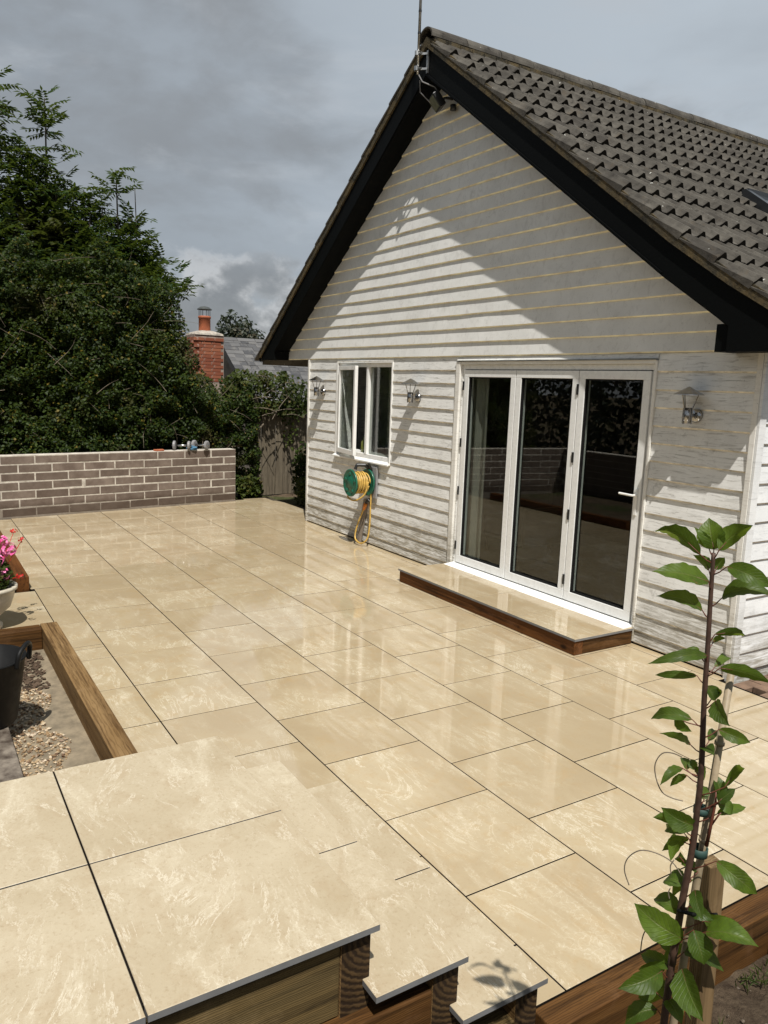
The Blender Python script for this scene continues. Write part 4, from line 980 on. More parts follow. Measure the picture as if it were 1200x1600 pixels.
# ash trees: leaders, side shoots, pinnate leaves
def ash_tree(x, y, leaders, label, seed, base_z=-0.1, dens=1.0):
    r = np.random.default_rng(seed); t = thing('ash_tree', label, 'tree', (x, y, base_z), 'young ash trees behind the hedge')
    P_, Nn, D_ = [], [], []; tk = MB()
    tk.tube([(x, y, base_z), (x+0.02, y, base_z+1.2), (x, y+0.02, base_z+2.4)], [0.09, 0.075, 0.06], 8)
    for (lx_, ly_, lz_, spread, zstart) in leaders:
        p0 = Vector((x, y, base_z+2.2)); p1 = Vector((lx_, ly_, lz_))
        pts = [p0.lerp(p1, s)+Vector((0.06*math.sin(3*s+seed), 0.06*math.sin(4*s+seed*2), 0))*(1-s) for s in np.linspace(0, 1, 8)]
        tk.tube(pts, [0.035*(1-0.85*s)+0.004 for s in np.linspace(0, 1, 8)], 6)
        spread *= 0.85; H = lz_-zstart; nb = int(12*H*dens)
        shoots = [(Vector((lx_, ly_, lz_-0.25)), Vector((0, 0, 1)), 0.3)]
        for b_ in range(nb):
            s = r.uniform(0, 1)**0.8; z = lz_-0.1-s*H; f = (z-p0.z)/(p1.z-p0.z); q = p0.lerp(p1, max(0, min(1, f))); a = r.uniform(0, 2*math.pi)
            q.z = z
            ln = spread*(0.22+0.78*min(1, s*1.6)**0.8)*r.uniform(0.4, 1.15); el = r.uniform(0.55, 1.25)
            d = Vector((math.cos(a)*math.cos(el), math.sin(a)*math.cos(el), math.sin(el)))
            shoots.append((q, d, ln))
            tk.tube([q, q+d*ln*0.5+Vector((0, 0, .02)), q+d*ln], [0.009, 0.006, 0.003], 4, cap=False)
        for b_ in range(int(15*dens)):
            a = r.uniform(0, 2*math.pi); zq = r.uniform(3.1, 3.1+0.42*max(0.2, lz_-3.1)); q = Vector((lx_+0.4*math.cos(a)*r.random(), ly_+0.5*math.sin(a)*r.random(), zq))
            shoots.append((q, Vector((math.cos(a)*.5, math.sin(a)*.5, .75)), r.uniform(.3, .6)))
        for q, d, ln in shoots:
            for k in range(int(3+ln*8)):
                o_ = q+d*ln*r.uniform(0.15, 1.0)
                a = r.uniform(0, 2*math.pi); el = r.uniform(-0.25, 0.9); L_ = r.uniform(0.26, 0.42)
                rd = Vector((math.cos(a)*math.cos(el), math.sin(a)*math.cos(el), math.sin(el)))
                sd = rd.cross(Vector((0, 0, 1))).normalized(); up = sd.cross(rd)
                for m_ in range(5):
                    c0 = o_+rd*L_*(0.25+0.17*m_)-Vector((0, 0, 1))*L_*0.1*(m_/4)**2
                    for sg in (-1, 1):
                        dd = (rd*0.55+sd*sg).normalized(); P_.append(c0+dd*0.055); Nn.append(up+sd*sg*0.25+Vector((r.normal(), r.normal(), r.normal()))*0.15); D_.append(dd)
                P_.append(o_+rd*L_*1.08); Nn.append(up); D_.append(rd)
    link('trunk', tk.mesh('trunk', TRUNK), t)
    P_ = np.array(P_); sz = r.uniform(0.10, 0.15, len(P_))
    leaf_cloud(P_, np.array(Nn), sz, sz*0.33, ASH, 'crown', t, dirs=np.array(D_), kind='stuff')
    return len(P_)
tot = 0
tot += ash_tree(-13.2, -3.45, [(-13.2, -3.40, 6.55, 0.75, 3.4), (-13.3, -3.9, 6.2, 0.8, 3.4), (-13.0, -3.05, 5.4, 0.75, 3.4), (-12.8, -3.7, 5.0, 0.8, 3.2)], 'tallest ash tree behind the hedge, at the left edge of the photo', 1)
tot += ash_tree(-13.0, -2.75, [(-13.0, -2.70, 6.28, 0.62, 3.4), (-13.1, -2.42, 5.1, 0.6, 3.3), (-12.9, -2.95, 5.4, 0.65, 3.4), (-12.8, -2.6, 4.9, 0.7, 3.2)], 'pointed ash tree behind the hedge, second from the left edge', 2)
tot += ash_tree(-13.1, -2.0, [(-13.1, -2.12, 5.0, 0.6, 3.3), (-13.0, -1.85, 4.75, 0.55, 3.3), (-13.1, -2.35, 4.8, 0.65, 3.3), (-12.8, -2.1, 4.6, 0.6, 3.1)], 'shorter ash tree in the middle of the row behind the hedge', 3)
tot += ash_tree(-13.0, -1.5, [(-13.0, -1.62, 5.38, 0.42, 3.2), (-13.0, -1.36, 4.75, 0.42, 3.2), (-12.8, -1.3, 4.2, 0.4, 3.0), (-12.7, -1.15, 3.8, 0.4, 2.6)], 'ash tree with a thin leader at the right end of the hedge row', 4)
link('bare_shoot', MB().tube([(-12.9, -1.33, 3.9), (-12.9, -1.32, 4.5), (-12.9, -1.335, 5.12)], [0.012, 0.011, 0.006], 5).mesh('bare_shoot', TRUNK), bpy.data.objects['ash_tree.003'])

# far trees beyond the neighbouring roof
def far_tree(cx, cy, rx, rz, zc, label, seed, grp='dark trees beyond the slate roof'):
    r = np.random.default_rng(seed); t = thing('far_tree', label, 'tree', (cx, cy, -0.3), grp)
    link('trunk', MB().tube([(cx, cy, -0.3), (cx, cy, zc)], [0.3, 0.12], 8).mesh('trunk', TRUNK), t)
    n = 5200; d = r.normal(size=(n, 3)); d /= np.linalg.norm(d, axis=1, keepdims=True); rad = r.uniform(0.45, 1.0, n)**0.6
    bl = 1+0.35*n3(d, 2.2, seed*3.0)+0.15*n3(d, 6.0, seed*5.0)
    p = d*rad[:, None]*bl[:, None]*np.array([rx, rx, rz])+np.array([cx, cy, zc]); sz = r.uniform(0.14, 0.28, n)
    leaf_cloud(p, d+r.normal(size=(n, 3))*0.6, sz, sz*0.6, CONIF, 'crown', t, kind='stuff')
far_tree(-34, 8.6, 1.5, 2.1, 2.7, 'dark rounded tree beyond the slate roof, beside the left eave of the house', 11)
far_tree(-36, 7.2, 1.2, 1.6, 2.4, 'smaller dark tree between the chimney and the rounded tree', 12)
far_tree(-40, 11.5, 2.2, 2.0, 2.4, 'dark tree mostly hidden behind the left eave of the house', 13)

# ------------------------------------------------------------------ fence
fe = thing('garden_fence', 'old grey vertical board fence between the hedge and the house corner', 'fence', (-12.0, 1.0, -0.1))
f0 = Vector((-11.95, 0.50, 0)); f1 = Vector((-12.25, 2.6, 0)); fd = (f1-f0).normalized(); fn = Vector((fd.y, -fd.x, 0))
s = 0.0
while s < 2.05:
    w = random.uniform(0.085, 0.115); c = f0+fd*(s+w/2); h = 1.60-0.03*s+random.uniform(-.03, .03)
    link('fence_board', MB().bar(c+fn*random.uniform(-.006, .008)+Vector((0, 0, -0.1)), c+fn*random.uniform(-.01, .01)+Vector((random.uniform(-.01, .01), 0, h)), 0.018, w-0.006, fd).mesh('fence_board', FENCEW), fe, 0.002); s += w
for p in (0.0, 1.85):
    c = f0+fd*p-fd*0.06+fn*0.05; link('fence_post', MB().bar(c+Vector((0, 0, -.1)), c+Vector((0.02, 0, 1.72)), 0.09, 0.09, fd).mesh('fence_post', FENCEW), fe, 0.004)
for z in (0.35, 1.3): link('fence_rail', MB().bar(f0-fn*0.04+Vector((0, 0, z)), f0+fd*2.1-fn*0.04+Vector((0, 0, z)), 0.04, 0.08).mesh('fence_rail', FENCEW), fe)
wp = thing('screen_panel', 'weathered dark board panel behind the end of the brick wall', 'panel', (-11.35, -0.5, 0))
for i in range(6):
    y = -0.72+i*0.085; link('panel_board', MB().box(-11.36, -11.342, y, y+0.08, 0, 1.02+random.uniform(-.01, .01)).mesh('panel_board', FENCEW), wp, 0.002)
# shrubs in the shade of the house
def shrub(name, c, rx, rz, n, mat, label, seed, sz0=0.05, sz1=0.1):
    r = np.random.default_rng(seed); t = thing(name, label, 'shrub', c); c = np.array(c)
    tk = MB()
    for i in range(6):
        a = r.uniform(0, 6.28); tk.tube([tuple(c), tuple(c+np.array([rx*.3*math.cos(a), rx*.3*math.sin(a), rz*.8])), tuple(c+np.array([rx*.7*math.cos(a), rx*.7*math.sin(a), rz*1.5]))], [0.012, 0.008, 0.004], 5)
    link('stems', tk.mesh('stems', TWIG), t)
    d = r.normal(size=(n, 3)); d /= np.linalg.norm(d, axis=1, keepdims=True); rad = r.uniform(0.1, 1, n)**0.45
    p = d*rad[:, None]*np.array([rx, rx, rz])*(1+0.4*n3(d, 2.5, seed))[:, None]+c+np.array([0, 0, rz]); p = p[p[:, 2] > c[2]+0.02]; sz = r.uniform(sz0, sz1, len(p))
    leaf_cloud(p, rng.normal(size=p.shape)*0.6+np.array([0.4, -0.2, 0.8]), sz, sz*0.7, mat, 'foliage', t, kind='stuff')
shrub('shrub', (-11.0, 1.02, -0.1), 0.22, 0.50, 900, BRAMBLE, 'upright dark shrub in front of the fence boards beside the house corner', 5)
shrub('shrub', (-10.2, 0.85, -0.1), 0.38, 0.30, 1500, BRAMBLE, 'low dark shrub in the shade at the house corner', 6)
shrub('shrub', (-11.35, 0.12, -0.1), 0.25, 0.22, 900, IVY, 'low weedy plant between the brick wall and the fence post', 8)

# ------------------------------------------------------------------ neighbouring outbuilding with chimney
nb = thing('slate_roofed_house', 'neighbouring low house with grey slate roof beyond the fence', 'house', (-16.5, 4, -0.3))
nx0, nx1, ny0, ny1, nz0, nz1 = -17.15, -14.85, 1.70, 8.5, 1.42, 2.94
link('wall', MB().prism([(-17.1, -0.3), (-15.05, -0.3), (-15.05, 1.5), (-17.1, 2.86), (-19.2, 1.5), (-19.2, -0.3)], ny0+0.15, ny1-0.1).mesh('wall', RENDERM), nb)
rf2 = link('roof', MB().prism([(nx0, nz1), (nx1, nz0), (nx1, nz0-0.06), (nx0, nz1-0.06)], ny0, ny1).prism([(nx0, nz1), (nx0-2.3, nz0), (nx0-2.3, nz0-0.06), (nx0, nz1-0.06)], ny0, ny1).mesh('roof', RENDERM), nb)
link('barge', MB().prism([(nx0, nz1-0.005), (nx1, nz0-0.005), (nx1, nz0-0.14), (nx0, nz1-0.14)], ny0-0.025, ny0-0.001).mesh('barge', BLACKPL), nb)
sm = []
for w in (0.19, 0.22, 0.25):
    me = MB().add([(0, 0, 0), (0.0, w-.006, 0), (0.19, w-.006, 0.006), (0.19, 0, 0.006), (0.19, w-.006, 0.018), (0.19, 0, 0.018), (0, w-.006, 0.012), (0, 0, 0.012)], [(7, 5, 4, 6), (5, 3, 2, 4), (0, 3, 5, 7), (6, 4, 2, 1)]).mesh('slate', SLATE); fixn(me); sm.append((w, me))
sl_ = math.atan2(nz1-nz0, nx1-nx0); L_ = math.hypot(nz1-nz0, nx1-nx0); nc = 17; cnt = 0; rest = MB()
for c in range(nc):
    d0 = L_*c/nc; y = ny0-0.02-random.uniform(0, .1)
    while y < ny1-0.1:
        w, me = random.choice(sm)
        M4 = Matrix.Translation((nx0+d0*math.cos(sl_), max(y, ny0-0.03), nz1-d0*math.sin(sl_)+0.004)) @ Matrix.Rotation(sl_, 4, 'Y') @ Matrix.Translation((0, 0, random.uniform(0, .006))) @ Matrix.Rotation(random.uniform(-.02, .02), 4, 'Z')
        if y < 4.5 and cnt < 300:
            o = link('slate', me, None, fix=False); o.parent = rf2; o.matrix_basis = M4; cnt += 1
        else: rest.add([M4 @ v_.co for v_ in me.vertices], [tuple(p.vertices) for p in me.polygons])
        y += w
if rest.v: o = link('slate', rest.mesh('slate', SLATE), None, kind='stuff', fix=False); o.parent = rf2
for j in range(14):
    o = link('ridge_slate', MB().prism([(nx0-0.10, nz1-0.03), (nx0, nz1+0.045), (nx0+0.10, nz1-0.03)], ny0-0.03+j*0.46, ny0+0.42+j*0.46).mesh('ridge_slate', SLATE), rf2)
ch = MB()
cy0, cy1, cx0, cx1, cz0, cz1 = 0.60, 1.29, -16.35, -15.72, 1.6, 2.93
chm = link('chimney', ch.box(cx0+.008, cx1-.008, cy0+.008, cy1-.008, -0.3, cz1).mesh('chimney', plain('sooty_mortar', (0.24, 0.19, 0.155), 0.95, var=0.35, sc=9)), nb)
bk = MB().box(-0.054, 0.054, -0.107, 0.107, -0.032, 0.032).mesh('brick', REDB); fixn(bk)
r = 0; z = 1.95
while z < cz1-0.03:
    out_ = 0.018 if z > cz1-0.16 else 0
    for (face, a0, a1) in (('x', cy0, cy1), ('y', cx0, cx1)):
        a = a0+(0.055 if r % 2 else 0.11)
        while a < a1-0.03:
            o = link('brick', bk, None, fix=False); o.parent = chm
            if face == 'x': o.matrix_basis = Matrix.Translation((cx1-0.052+out_+random.uniform(-.004, .004), a, z))
            else: o.matrix_basis = Matrix.Translation((a, cy0+0.052-out_+random.uniform(-.004, .004), z)) @ Matrix.Rotation(math.pi/2, 4, 'Z')
            a += 0.224
    z += 0.0735; r += 1
fx, fy_ = (cx0+cx1)/2, (cy0+cy1)/2
fl_ = MB().lathe([(0.46, 0.0), (0.44, 0.04), (0.2, 0.10), (0.12, 0.11)], (fx, fy_, cz1-0.005), 4); me = fl_.mesh('flaunching', LICHSTONE)
me.transform(Matrix.Translation((fx, fy_, 0)) @ Matrix.Rotation(math.pi/4, 4, 'Z') @ Matrix.Translation((-fx, -fy_, 0))); link('flaunching', me, chm)
link('chimney_pot', MB().lathe([(0.13, 0.0), (0.128, 0.28), (0.14, 0.29), (0.14, 0.33), (0.125, 0.34), (0.10, 0.34)], (fx, fy_, cz1+0.08), 20).mesh('chimney_pot', TERRA, True), chm)
cw_ = MB()
for k in range(6):
    a = k*math.pi/3; cw_.tube([(fx+.12*math.cos(a), fy_+.12*math.sin(a), cz1+.41), (fx+.12*math.cos(a), fy_+.12*math.sin(a), cz1+.56)], 0.007, 5)
cw_.lathe([(0.001, 0.08), (0.10, 0.06), (0.16, 0.015), (0.162, 0.0), (0.001, 0.0)], (fx, fy_, cz1+0.555), 20); link('chimney_cowl', cw_.mesh('chimney_cowl', plain('dark_cowl_metal', (0.05, 0.055, 0.052), 0.5)), chm)

# ------------------------------------------------------------------ gravel bed with its sleepers, paver, tub, pot
bed = link('gravel_bed', MB().box(-5.02, -1.8, -6.4, -4.07, -0.3, -0.105).mesh('gravel_bed', SAND), kind='structure')
ZS = 0.06
tag(link('sleeper', MB().box(-5.16, -1.81, -4.085, -3.962, -0.14, ZS).mesh('sleeper', SLEEPER_X), None, 0.006), 'long brown timber sleeper edging the gravel bed beside the patio', 'sleeper')
tag(link('sleeper', MB().box(-5.16, -5.035, -5.9, -4.088, -0.14, ZS-0.006).mesh('sleeper', SLEEPER_Y), None, 0.006), 'short brown timber sleeper closing the far end of the gravel bed', 'sleeper')
tag(link('sleeper', MB().box(-9.6, -6.47, -4.10, -3.99, -0.14, 0.12).mesh('sleeper', STEP_X), None, 0.006), 'dark brown timber sleeper edging the planting bed beyond the flower pot', 'sleeper')
link('soil_bed', MB().box(-9.6, -6.5, -6.1, -4.11, -0.14, 0.05).mesh('soil_bed', SOIL), kind='structure')
def stones(name, n, x0, x1, y0, y1, z, smin, smax, mat, mask=None, flat=0.7):
    V = []; Fs = []; base = np.array([(1,0,0),(-1,0,0),(0,1,0),(0,-1,0),(0,0,1),(0,0,-1)], float)
    fs = [(0,2,4),(2,1,4),(1,3,4),(3,0,4),(2,0,5),(1,2,5),(3,1,5),(0,3,5)]
    mb = MB(); c = 0
    while c < n:
        x, y = random.uniform(x0, x1), random.uniform(y0, y1)
        if mask and not mask(x, y): c += 0.2; continue
        s_ = random.uniform(smin, smax); b_ = base*np.array([s_*random.uniform(.7, 1.3), s_*random.uniform(.7, 1.2), s_*flat])*rng.uniform(.75, 1.2, (6, 1))
        M3 = np.array((Matrix.Rotation(random.uniform(0, 6.28), 3, 'Z') @ Matrix.Rotation(random.uniform(-.6, .6), 3, 'X')))
        b_ = b_ @ M3.T+np.array([x, y, z+s_*flat*0.4+random.uniform(0, .006)]); mb.add(b_, fs); c += 1
    return link(name, mb.mesh(name, mat), kind='stuff', fix=False)
stones('gravel', 9000, -4.7, -1.82, -5.6, -4.17, -0.105, 0.006, 0.014, GRAVEL, lambda x, y: y < -4.235+0.05*math.sin(x*9) and not (x < -4.25))
stones('bark_chips', 2600, -5.0, -3.9, -5.6, -4.12, -0.102, 0.008, 0.022, CHIP, lambda x, y: (x < -4.2 and y < -4.16) or noise.noise((x*5, y*5, 0)) > 0.15, 0.4)
# paving slab under the tub
pv = link('paver', MB().box(-3.85, -2.66, -5.15, -4.49, -0.104, 0.0).mesh('paver', PAVERM), None, 0.006); tag(pv, 'damp grey stone paver lying on the gravel under the black tub', 'paver')
tb = thing('flexible_tub', 'black rubber builders tub with looped handles standing on the grey paver', 'tub', (-3.58, -4.60, 0.002))
tx, ty = -3.58, -4.60
link('body', MB().lathe([(0.001, 0.004), (0.165, 0.004), (0.172, 0.015), (0.225, 0.37), (0.232, 0.375), (0.232, 0.385), (0.220, 0.385), (0.16, 0.02), (0.001, 0.02)], (tx, ty, 0.0), 40).mesh('body', RUBBER, True), tb)
for a in (math.radians(62), math.radians(242)):
    c0 = Vector((tx+0.226*math.cos(a), ty+0.226*math.sin(a), 0.385)); td = Vector((-math.sin(a), math.cos(a), 0)); od = Vector((math.cos(a), math.sin(a), 0))
    pts = spl([c0-td*0.085-Vector((0, 0, .03)), c0-td*0.075+od*.012+Vector((0, 0, .05)), c0+od*.025+Vector((0, 0, .085)), c0+td*0.075+od*.012+Vector((0, 0, .05)), c0+td*0.085-Vector((0, 0, .03))], 6)
    link('handle', MB().tube(pts, 0.014, 8).mesh('handle', RUBBER, True), tb)
link('contents', MB().lathe([(0.001, 0.22), (0.10, 0.225), (0.192, 0.215)], (tx, ty, 0.0), 24).mesh('contents', plain('dark_water', (0.03, 0.032, 0.033), 0.06)), tb)
pt = thing('flower_pot', 'cream pedestal pot of pink flowers at the left edge of the photo', 'plant pot', (-5.40, -4.43, 0))
qx, qy = -5.40, -4.43
link('pot', MB().lathe([(0.001, 0.0), (0.11, 0.0), (0.11, 0.03), (0.075, 0.06), (0.085, 0.09), (0.17, 0.17), (0.20, 0.26), (0.205, 0.30), (0.225, 0.31), (0.225, 0.335), (0.195, 0.335), (0.19, 0.30), (0.001, 0.29)], (qx, qy, 0), 36).mesh('pot', POTM, True), pt)
n = 900; d = rng.normal(size=(n, 3)); d /= np.linalg.norm(d, axis=1, keepdims=True); p = d*(rng.uniform(.2, 1, n)**.5)[:, None]*np.array([.2, .2, .16])+np.array([qx, qy, .40]); p = p[p[:, 2] > .30]
sz = rng.uniform(.03, .055, len(p)); leaf_cloud(p, rng.normal(size=p.shape)*.5+np.array([0, 0, 1]), sz, sz*.9, IVY, 'leaves', pt, kind='stuff')
def bloom(c, R_, mat, nm, npet=26):
    mb = MB()
    for i in range(npet):
        d = Vector((random.gauss(0, 1), random.gauss(0, 1), random.gauss(0.25, 1))).normalized(); cc_ = Vector(c)+d*R_*random.uniform(.7, 1.0); u = d.orthogonal().normalized(); w = d.cross(u); s_ = R_*0.55
        mb.add([cc_-u*s_*.6, cc_+w*s_*.6+d*s_*.2, cc_+u*s_*.8+d*s_*.1, cc_-w*s_*.6+d*s_*.2], [(0, 1, 2, 3)])
    mb.tube([Vector(c), (qx+(c[0]-qx)*.3, qy+(c[1]-qy)*.3, .36)], 0.003, 4)
    link(nm, mb.mesh(nm, mat), pt, fix=False)
random.seed(3)
for c, R_ in (((-5.36, -4.26, .62), .055), ((-5.38, -4.34, .53), .05), ((-5.33, -4.30, .44), .045), ((-5.5, -4.28, .66), .045), ((-5.45, -4.4, .6), .05), ((-5.3, -4.42, .52), .045)): bloom(c, R_, PINK, 'pink_bloom')
for c, R_ in (((-5.40, -4.16, .68), .028), ((-5.28, -4.20, .42), .032), ((-5.55, -4.2, .72), .028)): bloom(c, R_, RED, 'red_bloom', 14)

# ------------------------------------------------------------------ foreground steps
stp = thing('patio_steps', None, None, (-1.1, -4.3, 0), kind='structure')
def tread(zt, xs_, xf, ya, yb_, joints_y):
    ys = [ya]+joints_y+[yb_]
    for i in range(len(xs_)-1):
        for j in range(len(ys)-1): slab(xs_[i]+0.003, xs_[i+1]-0.003, ys[j]+0.003, ys[j+1]-0.003, zt, stp, PAVE_DRY)
XF3, XF2, XF1 = -0.485, -0.440, -0.405
tread(0.52, [-1.785, -1.138, XF3+0.003], XF3, -6.44, -3.862, [-5.795, -5.147, -4.499])
tread(0.34, [-1.785, -1.095, XF2+0.003], XF2, -3.90, -3.578, [])
tread(0.17, [-1.785, -1.045, XF1+0.003], XF1, -3.62, -3.280, [])
# riser sleepers running across, their sawn ends facing the lawn
def riser(y1, ztop, xf, h):
    x1 = xf-0.03; mb = MB()
    mb.box(-1.76, x1, y1-0.105, y1-0.012, ztop-0.024-h, ztop-0.024)
    me = mb.mesh('riser_sleeper', [SLEEPER_X, ENDG])
    for p in me.polygons:
        c_ = sum((me.vertices[i].co for i in p.vertices), Vector())/4
        if c_.x > x1-0.001: p.material_index = 1
    me.transform(Matrix.Translation((-x1, -(y1-0.06), -(ztop-0.15)))); fixn(me)
    o = link('riser_sleeper', me, stp, 0.004, fix=False); o.location = (x1, y1-0.06, ztop-0.15)
riser(-3.862, 0.52, XF3, 0.30); riser(-3.578, 0.34, XF2, 0.33); riser(-3.280, 0.17, XF1, 0.40)
link('front_sleeper', MB().box(XF3-0.16, XF3-0.034, -6.4, -3.9685, 0.25, 0.496).mesh('front_sleeper', GREENT), stp, 0.005)
link('front_sleeper', MB().box(XF2-0.13, XF2-0.028, -6.4, -3.6845, 0.045, 0.246).mesh('front_sleeper', SLEEPER_Y), stp, 0.005)
link('front_sleeper', MB().box(XF1-0.13, XF1-0.026, -6.4, -3.3865, -0.16, 0.042).mesh('front_sleeper', GREENT), stp, 0.005)
link('front_sleeper', MB().box(XF1-0.10, XF1-0.02, -6.4, -3.30, -0.5, -0.165).mesh('front_sleeper', GREENT), stp, 0.005)
link('core', MB().box(-1.75, XF3-0.165, -6.4, -3.97, -0.2, 0.494).box(-1.78, XF3-0.035, -6.4, -3.875, 0.4965, 0.5168).box(-1.75, XF2-0.135, -3.969, -3.69, -0.2, 0.314).box(-1.78, XF2-0.035, -3.87, -3.59, 0.3165, 0.3368).box(-1.75, XF1-0.135, -3.689, -3.39, -0.2, 0.144).box(-1.78, XF1-0.035, -3.60, -3.292, 0.1465, 0.1668).mesh('core', JOINT), stp)
# edging sleepers along the right side of the patio, towards the lawn
tag(link('edging_sleeper', MB().box(-0.4715, -0.37, -3.27, -1.60, -0.20, -0.0015).mesh('edging_sleeper', SLEEPER_Y), None, 0.006), 'upper brown timber sleeper edging the patio above the soil, behind the sapling', 'sleeper')
tag(link('edging_sleeper', MB().box(-0.474, -0.355, -3.30, -1.45, -0.46, -0.203).mesh('edging_sleeper', SLEEPER_Y), None, 0.006), 'lower darker timber sleeper under the patio edging, half buried in soil', 'sleeper')
tag(link('edging_sleeper', MB().box(-0.4715, -0.37, -1.595, 0.2, -0.25, -0.003).mesh('edging_sleeper', SLEEPER_Y), None, 0.006), 'brown timber edging sleeper of the patio at the right edge of the photo', 'sleeper')

# grass and stones on the bank
def gmask(x, y): return noise.noise((x*3.4, y*3.4, 4)) > -0.02
mbp = []; nn = []; dd_ = []; ll = []
while len(mbp) < 3600:
    x, y = (random.uniform(-0.34, 0.35), random.uniform(-2.75, -1.3)) if len(mbp) < 2000 else (random.uniform(-0.30, 1.2), random.uniform(-3.6, -0.2))
    if not gmask(x, y): continue
    z = ground_z(x, y); mbp.append((x, y, z+0.03)); a = random.uniform(0, 6.28); nn.append((math.cos(a), math.sin(a), 0.2)); dd_.append((random.gauss(0, .7), random.gauss(0, .7), .8)); ll.append(random.uniform(.035, .09))
leaf_cloud(np.array(mbp), np.array(nn), np.array(ll), np.full(len(ll), .006), GRASSM, 'grass', None, dirs=np.array(dd_), kind='stuff')
b = bmesh.new()
for i in range(240):
    x, y = random.uniform(-0.33, 0.6), random.uniform(-3.2, -1.0); s_ = random.uniform(.003, .011)
    bmesh.ops.create_icosphere(b, subdivisions=1, radius=s_, matrix=Matrix.Translation((x, y, ground_z(x, y)+s_*.2)) @ Matrix.Rotation(random.uniform(0, 6), 4, 'X') @ Matrix.Diagonal((1, random.uniform(.6, 1.3), .7, 1)))
me = bpy.data.meshes.new('pebbles'); b.to_mesh(me); b.free(); me.materials.append(plain('soil_pebble', (0.11, 0.085, 0.06), 0.9, var=0.5, sc=3)); link('pebbles', me, kind='stuff', fix=False)
me = bpy.data.meshes.new('rock'); b = bmesh.new(); bmesh.ops.create_icosphere(b, subdivisions=3, radius=0.17)
for v_ in b.verts: v_.co *= 1+0.35*noise.noise(v_.co*7)+0.1*noise.noise(v_.co*22); v_.co.z *= .55
b.to_mesh(me); b.free(); me.materials.append(SAND); o = link('rock', me, fix=False); o.location = (-0.22, -1.98, ground_z(-0.22, -1.98)+0.03); tag(o, 'pale crumbly lump of mortar lying on the soil by the edging sleeper', 'rubble')

# ------------------------------------------------------------------ cherry sapling with cane and stake
SB = Vector((0.32, -3.775, 0)); hv = Vector((SB.x-CAM.x, SB.y-CAM.y, 0)).normalized()
def sp_(px, py, off=0.0): return at_plane(px, py, SB+hv*off, hv)
def z6(a, b_): return (950+a/3.808, 780+b_/3.808)
def z5(a, b_): return (850+a/3.2, 1100+b_/3.2)
sg = terrain(0.32, -3.775)
sap = thing('cherry_sapling', 'young staked sapling with large green leaves in the right foreground', 'sapling', (0.32, -3.775, sg))
stem_px = [z6(628, 320), z6(612, 560), z6(592, 900), z6(572, 1200), z6(556, 1590), z5(770, 500), z5(742, 720), z5(708, 900), z5(680, 1050), z5(640, 1300), z5(600, 1590)]
stem_pts = [sp_(*p) for p in stem_px]
lowp = stem_pts[-1]; stem_pts.append(Vector((0.33, -3.785, sg-0.05)))
sm_ = spl(stem_pts, 4); nS = len(sm_)
link('stem', MB().tube(sm_, [0.0034+0.0036*min(1, i/nS*1.3) for i in range(nS)], 8).mesh('stem', BARK, True), sap)
def stem_at(py):
    ys = [p[1] for p in stem_px]; 
    return float(np.interp(py, ys, [p[0] for p in stem_px]))
LEAVES = [('6',630,300,600,110,150,.02),('6',660,305,860,150,105,-.02),('6',600,290,515,165,50,.04),('6',550,330,265,175,85,-.02),('6',600,490,265,425,105,-.03),('6',560,660,290,570,80,.0),
 ('6',710,400,985,525,105,-.03),('6',675,590,990,560,95,.01),('6',640,420,695,345,60,.03),('6',600,420,510,330,55,.04),('6',635,805,825,808,45,.0),('6',625,850,700,825,30,.03),('6',590,930,240,975,66,-.02),('6',545,925,470,885,40,.03),('6',530,1050,275,1045,46,.01),
 ('6',665,1005,975,1090,72,-.03),('6',635,1000,720,950,45,.03),('6',590,1110,640,1200,70,.02),('6',615,1190,675,1130,50,.03),('6',640,1200,720,1350,90,-.01),('6',660,1370,850,1450,75,.02),('6',500,1310,250,1300,72,-.02),('6',400,1300,495,1385,55,.02),('6',490,1460,315,1390,45,.03),('6',570,1480,630,1520,62,.02),('6',600,1440,640,1370,50,.03),
 ('5',690,320,580,402,42,.0),('5',712,355,630,410,34,.02),('5',880,490,850,345,58,.03),('5',905,415,1002,310,40,.0),('5',870,490,958,422,52,-.02),('5',865,550,1012,515,46,.02),('5',868,500,950,540,58,.03),('5',760,610,585,520,95,.0),('5',695,622,545,562,62,-.03),('5',700,645,608,622,42,.02),
 ('5',668,665,595,732,56,.03),('5',722,668,628,782,58,-.02),('5',680,765,720,805,44,.03),('5',700,905,604,872,90,.01),('5',862,785,1072,955,92,-.03),('5',755,930,792,1078,62,-.02),('5',695,1175,450,1000,140,-.04),('5',690,1055,545,968,80,.03),('5',655,1255,560,1105,80,.02),('5',808,1140,1070,1205,100,-.03),('5',800,1085,975,1095,85,.03),('5',748,1130,802,1305,112,-.02),
 ('5',645,1315,482,1250,74,.0),('5',590,1335,372,1425,105,-.03),('5',690,1325,795,1590,125,-.04),('5',565,1525,400,1600,85,.01),('5',665,1345,725,1560,70,.03),('5',560,1440,470,1470,50,.04),('5',715,330,690,265,40,.02),('5',760,330,735,275,42,.02),('5',800,480,770,400,52,.0),('5',780,310,800,380,52,.02),
 ('5',640,1420,500,1500,90,.0),('5',620,1480,690,1600,80,-.02),('5',700,1240,900,1330,80,.02),('5',660,1180,590,1290,70,.03),('5',725,1010,850,1080,70,.03),('5',650,1400,780,1480,70,.04),('5',610,1300,470,1330,60,.02),('5',735,880,640,960,66,.02),('5',770,840,690,800,44,.03)]
PXM = 1.0
